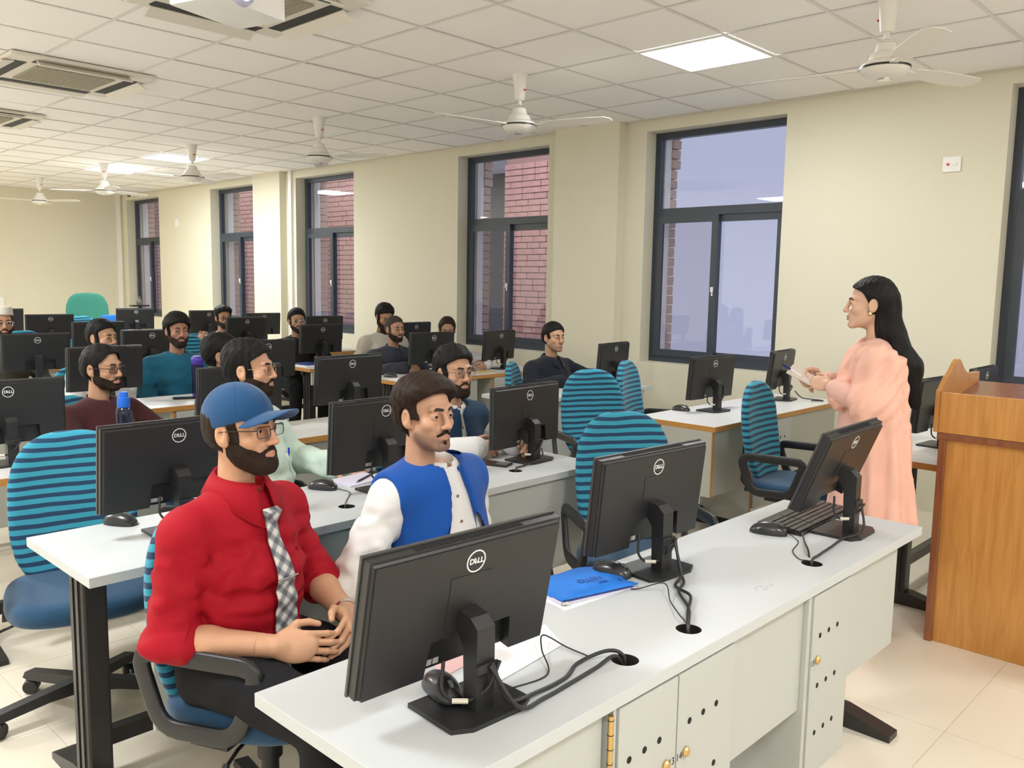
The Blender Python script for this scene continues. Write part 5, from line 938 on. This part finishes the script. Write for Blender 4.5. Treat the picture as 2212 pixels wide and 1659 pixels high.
# dress: bodice, sleeves and flared skirt in one piece
lo, hi = (-0.40, -0.33, 0.36), (0.40, 0.40, 1.36); G = Grid(lo, hi, 0.0095); d = p.torso(G, 0.010)
t_ = np.clip((1.0-G.Z)/0.60, 0, 1); rx = 0.150+0.065*t_; ry = 0.120+0.060*t_; ang = np.arctan2(G.Y, G.X); q = (np.sqrt((G.X/rx)**2+(G.Y/ry)**2)-1)*0.13+0.012*np.sin(ang*9+1.0)*t_; q = np.maximum(q, np.maximum(G.Z-1.02, 0.44-G.Z)); d = smin(d, q, 0.05)
for k, (e_, w_) in FA.items():
    S, e_, w_ = p.arm(k, e_, w_); d = smin(d, cap(G, S, e_, 0.056, 0.055), 0.03); d = smin(d, cap(G, e_, e_+(w_-e_)*0.80, 0.054, 0.048), 0.012)
d = d+snoise(G.X*24, G.Y*24, G.Z*18, 3)*0.004+(0.4-np.abs(snoise(G.X*42, G.Y*42, G.Z*6, 13)*1.5))*0.010*np.clip((1.0-G.Z)/0.2, 0, 1); d = smax(d, 0.44-G.Z, 0.003); nk = cap(G, p.N+Vector((0, 0.004, 0.0)), p.N+Vector((0, 0.02, 0.2)), 0.05, 0.09); d = smax(d, -nk, 0.004); V, F = nets(d, G); obj('dress', me_from(V, F, 'dress', PINK), p.root)
# shawl
G = Grid((-0.42, -0.38, 0.40), (0.30, 0.36, 1.36), 0.0095); sh = Vector((-0.14, -0.01, 1.225)); d = cap(G, p.N+Vector((0.05, 0.02, -0.03)), sh, 0.066, 0.070); d = smin(d, cap(G, sh, (-0.205, 0.02, 1.06), 0.070, 0.080), 0.05); d = smin(d, cap(G, (-0.195, 0.02, 1.06), (-0.18, 0.00, 0.90), 0.075, 0.050), 0.05)
d = smin(d, cap(G, p.N+Vector((0.04, 0.06, -0.05)), (-0.10, 0.135, 1.06), 0.050, 0.045), 0.04)
t_ = np.clip((1.25-G.Z)/0.8, 0, 1); bx = -0.12-0.02*t_; by = -0.045-0.02*t_; ang = np.arctan2(G.Y-by, G.X-bx); q = (np.sqrt(((G.X-bx)/(0.10+0.03*t_))**2+((G.Y-by)/(0.070+0.065*t_))**2)-1)*0.09+0.010*np.sin(ang*8+G.Z*3); q = np.maximum(q, np.maximum(G.Z-1.25, 0.56+0.9*np.clip(G.Y+0.02, 0, 1)-G.Z)); d = smin(d, q, 0.05)
fold = np.sin((G.Z*0.75+G.Y*1.0)*95+snoise(G.X*14, G.Y*14, G.Z*14, 7)*2.2)*0.005*np.clip((G.Z-0.90)/0.1, 0, 1)+(0.4-np.abs(snoise(G.X*38, G.Y*38, G.Z*7, 9)*1.5))*0.010; d = smax(d+fold, -cap(G, p.N+Vector((0.0, 0.012, 0.0)), p.N+Vector((0, 0.03, 0.2)), 0.055, 0.09), 0.006); V, F = nets(d, G); obj('shawl', me_from(V, F, 'shawl', PINKD), p.root)
for k, (e_, w_) in FA.items():
    p.bodyarm(k, *FA[k], dict(curl=(0.75, 0.85, 0.5), thumb=0.45) if k < 0 else dict(curl=(0.95, 1.0, 0.6), thumb=0.4), 0.0032, frame(w_, (0.35 if k < 0 else -0.30, 0.90, 0.20), (-0.75 if k < 0 else 0.75, 0.2, 0.55)), size=0.88)
WL = [((0.08, 0.0, 0.75), (0.09, 0.02, 0.42), (0.10, 0.0, 0.08)), ((-0.08, 0.0, 0.75), (-0.09, 0.02, 0.42), (-0.10, 0.0, 0.08))]
p.body(legs=WL, rs=(0.040, 0.036, 0.022)); p.trousers(PINK, WL, 'trousers', SHOE, 0.013, (0.095, 0.085, 0.075))
# long hair down the back
G = Grid((-0.14, -0.36, -0.53), (0.12, 0.03, 0.10), 0.005); d = cap(G, (0, -0.055, 0.02), (-0.010, -0.085, -0.13), 0.078, 0.066); d = smin(d, cap(G, (-0.01, -0.085, -0.13), (-0.035, -0.175, -0.30), 0.066, 0.066), 0.03); d = smin(d, cap(G, (-0.035, -0.175, -0.30), (-0.045, -0.215, -0.46), 0.066, 0.030), 0.03)
d = d+snoise(G.X*120, G.Y*60, G.Z*14, 4)*0.006+snoise(G.X*40, G.Y*40, G.Z*30, 6)*0.005; d = smax(d, G.Y-0.012+0.4*np.clip(G.Z, 0, 1)-0.0, 0.01); d = smax(d, -ell(G, (-0.086, -0.004, -0.010), (0.018, 0.024, 0.034)), 0.005); d = smax(d, -cap(G, (0, 0.05, -0.05), (0, 0.02, -0.25), 0.055, 0.05), 0.01); V, F = nets(d, G); obj('long_hair', me_from(xf(V, p.Hm), F, 'long_hair', HAIRL), p.root)
er = MB(); er.sphere((-0.083, 0.001, -0.048), 0.0085, 8, (0.6, 1, 1.2)).build('earring', GOLD, p.root, True).matrix_local = p.Hm
w_ = Vector(FA[-1][1]); dd = (w_-Vector(FA[-1][0])).normalized(); MB().lathe([(0.027, -0.002), (0.029, -0.002), (0.029, 0.002), (0.027, 0.002)], 24, M=frame(w_-dd*0.02, dd, (0, 0, 1)) @ RX(-PI/2)).lathe([(0.027, -0.002), (0.029, -0.002), (0.029, 0.002), (0.027, 0.002)], 24, M=frame(w_-dd*0.032, dd, (0, 0, 1)) @ RX(-PI/2)).build('bangles', GOLD, p.root, True)
PW = p.root.matrix_world if False else T(*p.root.location) @ RZ(p.root.rotation_euler[2]); p.finish()
ph = empty('mobile_phone', (0, 0, 0), 0, 'pale mobile phone held with a blue pen by the standing woman', 'phone'); ph.matrix_world = PW @ frame((-0.035, 0.290, 1.145), (0.15, 0.9, 0.42), (-0.55, -0.30, 0.75)); MB().box(-0.035, 0.035, -0.075, 0.075, -0.004, 0.004, bev=0.003).build('case', mat('pale_phone_case', (0.62, 0.55, 0.50), 0.4), ph); MB().box(-0.032, 0.032, -0.071, 0.071, -0.0046, -0.004).build('screen', SCR, ph)
pn = empty('pen', (0, 0, 0), 0, 'blue-capped pen sticking out over the woman\'s phone', 'pen'); pn.matrix_world = PW @ frame((-0.035, 0.350, 1.165), (0.15, 0.85, 0.50), (-0.5, -0.3, 0.75)); MB().tube([(0, -0.05, 0.010), (0, 0.035, 0.010)], 0.0038, 8).build('barrel', WHITEP, pn, True); MB().tube([(0, 0.005, 0.010), (0, 0.045, 0.010)], 0.0052, 8).build('cap', mat('dark_blue_plastic', (0.01, 0.012, 0.14), 0.35), pn, True)

# ---------------------------------------------------------------- lectern
WD = wood_mat('lectern_wood', (0.41, 0.175, 0.034), (0.52, 0.245, 0.058), (11, 11, 0.9), 0.35, 0.35); WD2 = wood_mat('lectern_dark_wood', (0.17, 0.052, 0.018), (0.26, 0.09, 0.03), (9, 9, 0.9), 0.3, 0.4)
e = empty('lectern', (0.70, -2.03, 0), 0, 'honey-brown wooden lectern with a scrolled top board, cut by the right edge', 'lectern'); W_, L_ = 0.50, 0.66
MB().box(0.018, W_, -L_, -0.018, 0.0, 0.915, bev=0.002).build('body', WD, e)
for (a, b, c, d_) in ((0.0, 0.03, -0.03, 0.0), (0.0, 0.03, -L_, -L_+0.03)): MB().box(a, b, c, d_, 0, 0.915, bev=0.003).build('corner_post', WD2, e)
MB().box(-0.006, W_+0.01, -L_-0.01, 0.008, 0.905, 0.935, bev=0.006).build('moulding', WD2, e)
MB().box(-0.018, 0.0, -L_-0.0, -0.0005, 0.9355, 1.110, bev=0.003).build('front_board', WD, e)
MB().box(0.0, W_+0.02, -L_+0.0, -0.0, 0.936, 1.03).build('top_case', WD2, e)
prof = [(-0.018, 0.936), (W_+0.02, 0.936), (W_+0.02, 1.165)] + [(0.46-0.40*t, 1.165-0.03*math.sin(PI*t)*0+0.075*math.exp(-((0.46-0.40*t-0.20)/0.085)**2)) for t in [i/16 for i in range(17)]] + [(0.0, 1.120), (-0.018, 1.112)]
for y_, lb in ((0.0, 1), (-L_-0.02, 0)): MB().prism(prof[::-1], y_, y_+0.02, 'XZ', T(0, 0, 0)).build('scrolled_side_board', WD, e)
MB().prism([(0.0, 1.03), (W_+0.02, 1.03), (W_+0.02, 1.12), (0.0, 1.045)], -L_, -0.0, 'XZ').build('reading_slope', WD2, e)

# ---------------------------------------------------------------- mice, keyboard, cables
def mouse(x, y, deg, label, z=0.75, cable=None):
    e = empty('computer_mouse', (x, y, z), math.radians(deg-90), label, 'mouse', 'black computer mice on the desks'); o = obj('shell', MOUSE_ME, e); MB().lathe([(0.006, -0.003), (0.009, -0.0028), (0.009, 0.0028), (0.006, 0.003)], 14, M=T(0, 0.028, 0.030) @ RY(PI/2)).build('scroll_wheel', mat('grey_wheel', (0.12, 0.12, 0.12), 0.4) if 'grey_wheel' not in bpy.data.materials else bpy.data.materials['grey_wheel'], e, True)
    if cable: MB().tube(spline(cable, 7), 0.0016, 6).build('cable', CABLE, e, True).matrix_local = (T(x, y, z) @ RZ(math.radians(deg-90))).inverted()
    return e
G = Grid((-0.045, -0.07, -0.006), (0.045, 0.07, 0.05), 0.0026); d = ell(G, (0, -0.006, 0.002), (0.033, 0.062, 0.037)); d = smax(d, np.abs(G.X)-0.030, 0.008); d = smax(d, G.Y-0.052, 0.006); d = smax(d, -G.Z+0.0008, 0.001); d = np.maximum(d, -(np.maximum(np.abs(G.X)-0.0008, np.abs(G.Y-0.04)-0.035)+0*G.Z)-0.0+0.0*G.Z) if False else d; MOUSE_ME = me_from(*nets(d, G), 'shell', mat('mouse_black', (0.016, 0.016, 0.018), 0.3, coat=0.2))
Z = 0.752
mouse(-2.165, -2.055, -105, 'black mouse resting on the stand of the nearest monitor', 0.7592)
mouse(-1.365, -1.855, -82, 'black mouse right of the blue pouch on the front desk', 0.75, [(-1.405, -1.900, Z+0.008), (-1.42, -1.96, Z), (-1.37, -2.02, Z+0.02), (-1.43, -2.08, Z+0.004), (-1.50, -2.15, Z+0.01), (-1.53, -2.195, Z), (-1.535, -2.20, 0.705)])
mouse(-0.675, -1.965, -70, 'black mouse beside the keyboard on the front desk', 0.75, [(-0.66, -2.02, Z+0.006), (-0.70, -2.07, Z), (-0.80, -2.10, Z), (-0.86, -2.15, Z), (-0.865, -2.185, Z), (-0.866, -2.19, 0.705)])
mouse(-2.135, -0.47, -60, 'black mouse on the second desk beside the left monitor stand'); mouse(-1.395, -0.505, -60, 'black mouse on the second desk just right of the red shirt', 0.75, [(-1.37, -0.56, Z+0.005), (-1.36, -0.62, Z), (-1.43, -0.70, Z), (-1.48, -0.76, Z), (-1.481, -0.77, 0.705)]); mouse(-0.335, -0.575, -120, 'black mouse behind the stand of the monitor the navy vest man touches', 0.7592)
mouse(1.44, -0.27, -80, 'black mouse on the wood-edged desk below the large window'); mouse(-0.21, 0.84, -80, 'black mouse on the wood-edged desk behind the tall middle monitor') ; mouse(1.17, 2.36, -60, 'black mouse next to the fist of the grey-blue shirt man'); mouse(2.05, 2.36, -60, 'black mouse behind the head of the navy waistcoat man')
e = empty('keyboard', (-0.42, -1.965, 0.75), math.radians(2), 'black keyboard with rows of low keys lying under the tilted monitor', 'keyboard'); MB().prism([(-0.075, 0), (0.075, 0), (0.075, 0.020), (-0.075, 0.010)][::-1], -0.215, 0.215, 'YZ').build('case', MBK, e)
KM = [MB().box(-w_/2, w_/2, -0.0078, 0.0078, 0, 0.005, bev=0.001).mesh('key', m=MBZ) for w_ in (0.0165, 0.03, 0.10)]; ke = math.atan2(0.010, 0.15)
for r_ in range(6):
    x = -0.205
    while x < 0.20:
        w_ = 0.10 if (r_ == 5 and -0.13 < x < -0.1) else (0.03 if x < -0.2 and r_ > 1 else 0.0165); ix = 2 if w_ == 0.10 else (1 if w_ == 0.03 else 0)
        obj('key', KM[ix], e, loc=(-(x+w_/2), -0.060+0.0215*(5-r_)*0+0.0205*r_, 0.0112+0.0666*(0.0205*r_+0.015)), rot=(ke, 0, 0)); x += w_+0.0022+(0.006 if abs(x-0.075) < 0.01 else 0)
def cable(name, pts, r_, label, n=8): return tag(obj(name, MB().tube(spline(pts, n), r_, 8).mesh(name, True, CABLE)), label, 'cable', 'black cables on the desks')
cable('monitor_cable', [(-2.140, -2.160, 0.85), (-2.115, -2.178, 0.775), (-2.03, -2.175, 0.760), (-1.94, -2.17, 0.757), (-1.87, -2.145, 0.757), (-1.80, -2.165, 0.768), (-1.775, -2.19, 0.757), (-1.775, -2.195, 0.705)], 0.0042, 'thick black cable from the nearest monitor to the near cable hole')
cable('monitor_cable', [(-2.145, -2.160, 0.845), (-2.11, -2.20, 0.768), (-2.03, -2.195, 0.756), (-1.94, -2.19, 0.756), (-1.86, -2.185, 0.757), (-1.80, -2.19, 0.764), (-1.77, -2.20, 0.705)], 0.0042, 'second thick black cable running to the near cable hole')
cable('mouse_cable', [(-2.138, -2.160, 0.84), (-2.10, -2.15, 0.77), (-2.05, -2.12, 0.753), (-1.95, -2.13, 0.753), (-1.89, -2.06, 0.765), (-1.84, -2.02, 0.770), (-1.83, -2.08, 0.758), (-1.83, -2.14, 0.757)], 0.0018, 'thin black mouse cable looping over the front desk')
cable('monitor_cable', [(-1.242, -1.968, 0.85), (-1.25, -1.990, 0.775), (-1.29, -2.03, 0.757), (-1.36, -2.06, 0.757), (-1.44, -2.14, 0.757), (-1.52, -2.19, 0.757), (-1.532, -2.20, 0.705)], 0.004, 'black cable from the middle monitor to the middle cable hole'); cable('monitor_cable', [(-1.246, -1.968, 0.845), (-1.265, -2.005, 0.768), (-1.33, -2.03, 0.757), (-1.37, -2.10, 0.76), (-1.46, -2.15, 0.757), (-1.53, -2.195, 0.757), (-1.538, -2.203, 0.705)], 0.004, 'twisted second black cable at the middle cable hole')
cable('monitor_cable', [(-0.476, -2.172, 0.85), (-0.50, -2.19, 0.775), (-0.58, -2.16, 0.757), (-0.68, -2.17, 0.757), (-0.80, -2.18, 0.757), (-0.86, -2.188, 0.757), (-0.865, -2.19, 0.705)], 0.004, 'black cable from the tilted monitor to the far cable hole'); cable('keyboard_cable', [(-0.63, -2.05, 0.762), (-0.70, -2.09, 0.757), (-0.80, -2.15, 0.757), (-0.868, -2.19, 0.705)], 0.003, 'black cable from the keyboard to the far cable hole')
cable('monitor_cable', [(-0.395, -0.715, 0.81), (-0.42, -0.74, 0.772), (-0.52, -0.74, 0.757), (-0.58, -0.75, 0.757), (-0.615, -0.768, 0.757), (-0.62, -0.77, 0.705)], 0.004, 'black cable at the monitor the navy vest man touches'); cable('monitor_cable', [(2.48, -0.525, 0.82), (2.54, -0.55, 0.77), (2.62, -0.60, 0.757), (2.60, -0.68, 0.757), (2.54, -0.62, 0.757)], 0.004, 'black looped cable beside the side-on monitor')

# ---------------------------------------------------------------- papers, pouch, bottles, phones
PAP = mat('white_paper', (0.80, 0.79, 0.80), 0.8); PAPP = mat('pink_paper', (0.78, 0.50, 0.50), 0.8); BLU = mat('bright_blue_fabric', (0.010, 0.165, 0.62), 0.7, bump=0.2, scale=400); LIL = mat('lilac_paper', (0.66, 0.62, 0.76), 0.8)
def sheet(name, pts, z, m, label, th=0.0006, cat='paper', curl=0.0):
    o = tag(obj(name, MB().prism(pts, 0.0, th, 'XY').mesh(name, m=m), None, None, (0, 0, z)), label, cat); return o
sheet('paper_sheet', [(-1.66, -1.80), (-1.36, -1.80), (-1.30, -1.99), (-1.60, -2.0)][::-1] if False else [(-1.40, -1.80), (-1.64, -1.80), (-1.62, -1.62+(-0.18)), (-1.40, -1.79)] if False else [(-1.66, -1.93), (-1.40, -1.95), (-1.37, -1.80), (-1.64, -1.795)], 0.7502, PAP, 'white paper sheet under the bright blue pouch')
e = empty('document_pouch', (-1.50, -1.845, 0.7512), math.radians(-14), 'bright blue fabric document pouch with dark print, on the front desk', 'pouch'); 
mb = MB(); n_ = 12; g = [[mb.bm.verts.new((-0.125+0.25*i/n_, -0.09+0.18*j/n_, 0.006+0.004*math.sin(i*0.9)*math.sin(j*0.7)+(0.004 if j < 3 else 0))) for i in range(n_+1)] for j in range(n_+1)]
for j in range(n_):
    for i in range(n_): mb.bm.faces.new((g[j][i], g[j][i+1], g[j+1][i+1], g[j+1][i]))
o = mb.build('fabric_cover', BLU, e, True, 180); md = o.modifiers.new('s', 'SOLIDIFY'); md.thickness = 0.003; md.offset = -1
MB().box(-0.120, 0.120, -0.086, 0.084, 0.0, 0.0025).build('papers_inside', LIL, e); MB().box(-0.125, -0.118, -0.092, 0.085, 0.000, 0.0085, bev=0.001).build('zip_edge', LIL, e); MB().tube([(-0.124, -0.095, 0.005), (-0.110, -0.098, 0.007)], 0.004, 8).build('zip_pull', SILV, e, True)
t_ = obj('print', text_mesh('NSTO', 0.030, 0.0002), e, mat('navy_print', (0.004, 0.02, 0.18), 0.6)); t_.matrix_local = T(0.03, 0.00, 0.0125) @ RZ(PI); t_ = obj('print', text_mesh('BEST', 0.014, 0.0002), e, bpy.data.materials['navy_print']); t_.matrix_local = T(0.05, -0.032, 0.0125) @ RZ(PI)
sheet('pink_sheet', [(-2.12, -1.99), (-1.95, -1.97), (-1.85, -1.86), (-2.02, -1.84)], 0.7502, PAPP, 'pink paper sheet behind the nearest monitor')
mb = MB(); pts = [(-2.07, -2.085), (-1.815, -2.055), (-1.76, -1.955), (-1.98, -1.93)]
mb.prism(pts, 0.0, 0.001, 'XY'); mb.prism([(-2.068, -2.083), (-1.822, -2.054), (-1.808, -2.020), (-2.045, -2.040)], 0.0011, 0.0018, 'XY'); o = mb.build('folded_paper', PAP, None, loc=(0, 0, 0.7512)); o.location = (0, 0, 0.7512); tag(o, 'folded white paper standing open behind the nearest monitor stand', 'paper')
tag(obj('pencil_marks', MB().tube(spline([(-0.03, 0, 0), (-0.01, 0.016, 0), (0.012, 0.008, 0), (-0.006, -0.006, 0), (0.004, -0.012, 0), (0.02, 0.002, 0), (0.04, -0.006, 0), (0.05, 0.004, 0)], 5), 0.0005, 4).mesh('pencil_marks', m=mat('pencil_grey', (0.3, 0.3, 0.32), 0.7)), None, None, (-1.16, -2.19, 0.7502)), 'faint pencil scribble on the front desk top', 'scribble')
e = empty('notepad', (-1.22, -0.47, 0.75), math.radians(8), 'lilac notepad on the second desk beside the blue vest man', 'notepad'); MB().box(-0.10, 0.10, -0.07, 0.07, 0, 0.006).build('pages', LIL, e); pe = empty('ballpoint_pen', (-1.20, -0.49, 0.760), math.radians(30), 'dark pen lying on the lilac notepad', 'pen'); MB().tube([(-0.06, 0, 0), (0.06, 0, 0)], 0.004, 8).build('barrel', SHOE, pe, True); MB().tube([(-0.075, 0, 0), (-0.06, 0, 0)], [0.001, 0.0035], 8).build('tip', SILV, pe, True)
e = empty('stamp_roll', (-1.10, -0.52, 0.768), math.radians(20), 'small brass-coloured roll behind the shoulder of the blue vest man', 'roll'); MB().lathe([(0.004, -0.02), (0.018, -0.02), (0.018, 0.02), (0.004, 0.02)], 20, M=RY(PI/2)).build('roll_body', BRASS, e, True)
def bottle(name, x, y, prof, m, caps, label, water=None):
    e = empty(name, (x, y, 0.75), 0.4, label, 'bottle'); MB().lathe(prof, 24).build('bottle_body', m, e, True)
    for nm, pr, cm in caps: MB().lathe(pr, 24).build(nm, cm, e, True)
    return e
BCL = glass_mat('clear_blue_plastic', (0.55, 0.68, 0.92), 0.9); BCAP = mat('bright_blue_plastic', (0.012, 0.13, 0.62), 0.35); PUR = glass_mat('purple_clear_plastic', (0.28, 0.20, 0.62), 0.8); PCAP = mat('purple_plastic', (0.05, 0.02, 0.32), 0.35)
e = bottle('water_bottle', -1.655, 0.70, [(0.001, 0.0), (0.033, 0.0), (0.036, 0.01), (0.034, 0.10), (0.036, 0.17), (0.030, 0.20), (0.024, 0.205)], BCL, [('water_label', [(0.0345, 0.06), (0.0368, 0.062), (0.0375, 0.118), (0.035, 0.12)], BCAP), ('screw_cap', [(0.026, 0.203), (0.028, 0.210), (0.027, 0.245), (0.020, 0.250), (0.019, 0.272), (0.004, 0.274)], BCAP)], 'clear blue water bottle with a bright blue cap on the left third-row desk')
bottle('sports_bottle', -0.545, 2.26, [(0.001, 0.0), (0.036, 0.0), (0.038, 0.015), (0.036, 0.10), (0.039, 0.20), (0.036, 0.215)], PUR, [('lid', [(0.038, 0.212), (0.042, 0.220), (0.041, 0.255), (0.030, 0.268), (0.004, 0.270)], PCAP)], 'tall purple bottle with a purple lid beside the man in teal')
bottle('small_bottle', 0.13, 4.98, [(0.001, 0.0), (0.03, 0.0), (0.03, 0.13), (0.02, 0.15)], mat('white_label', (0.75, 0.75, 0.75), 0.5), [('cap', [(0.022, 0.15), (0.03, 0.152), (0.03, 0.21), (0.004, 0.212)], BCAP)], 'small white bottle with a blue top far back among the monitors')
def phone(x, y, deg, label): e = empty('mobile_phone', (x, y, 0.75), math.radians(deg), label, 'phone'); MB().box(-0.037, 0.037, -0.075, 0.075, 0, 0.009, bev=0.003).build('case', SHOE, e); MB().box(-0.034, 0.034, -0.071, 0.071, 0.009, 0.0095).build('screen', SCR, e)
phone(-0.68, 2.17, 70, 'black mobile phone on the desk in front of the man in teal'); phone(-0.60, -0.62, 20, 'dark mobile phone lying beside the stand of the touched monitor')
e = empty('notebook', (1.14, 3.56, 0.75), math.radians(6), 'blue notebook on the desk end beside the man in black', 'notebook'); MB().box(-0.10, 0.10, -0.12, 0.12, 0.0005, 0.018).build('pages', PAP, e); MB().box(-0.105, 0.105, -0.123, 0.123, 0.0185, 0.022).build('cover', mat('dark_blue_cover', (0.01, 0.04, 0.22), 0.5), e)
sheet('open_papers', [(1.02, 2.10), (1.28, 2.14), (1.26, 2.30), (1.03, 2.26)], 0.7502, PAP, 'white papers beside the fist of the grey-blue shirt man'); sheet('yellow_envelope', [(1.98, 2.12), (2.20, 2.14), (2.18, 2.28), (1.97, 2.26)], 0.7502, mat('yellow_paper', (0.62, 0.46, 0.2), 0.7), 'yellowish envelope on the desk right of the navy vest man', 0.002, 'envelope'); sheet('papers_on_desk', [(2.28, 2.18), (2.60, 2.20), (2.60, 2.42), (2.26, 2.40)], 0.7502, PAP, 'white papers on the desk below the third window')
e = empty('blue_bag', (1.50, 8.9, 0.45), 0.3, 'bright blue bag standing behind the farthest desks', 'bag'); MB().box(-0.16, 0.16, -0.08, 0.08, 0.0, 0.56, bev=0.03).build('bag_body', BLU, e, True); MB().box(-0.2, 0.2, -0.2, 0.2, -0.45, -0.001).build('stool', BLACKP, e)
put_chair(1.75, 7.05, -100, 'light striped chair top far back in front of the corner', dz=0.0); put_chair(1.02, 8.55, -92, 'light blue striped chair top in front of the green chair'); put_chair(-0.55, 5.62, -92, 'striped chair top between the farthest left monitors'); put_chair(0.38, 4.25, -100, 'teal striped chair to the right of the moustached man')
e = empty('access_point', (1.44, 7.92, 1.155), 0, 'flat black box with a small round lamp above the far monitor', 'device'); MB().box(-0.11, 0.11, -0.05, 0.05, -0.0, 0.02).build('box', BLACKP, e); MB().box(-0.01, 0.01, -0.01, 0.01, -0.45, 0.0).build('stand', BLACKP, e); MB().lathe([(0.03, 0.02), (0.035, 0.04), (0.028, 0.075), (0.015, 0.09), (0.012, 0.13)], 16).build('lamp', mat('dull_grey_plastic', (0.10, 0.09, 0.07), 0.5), e, True)
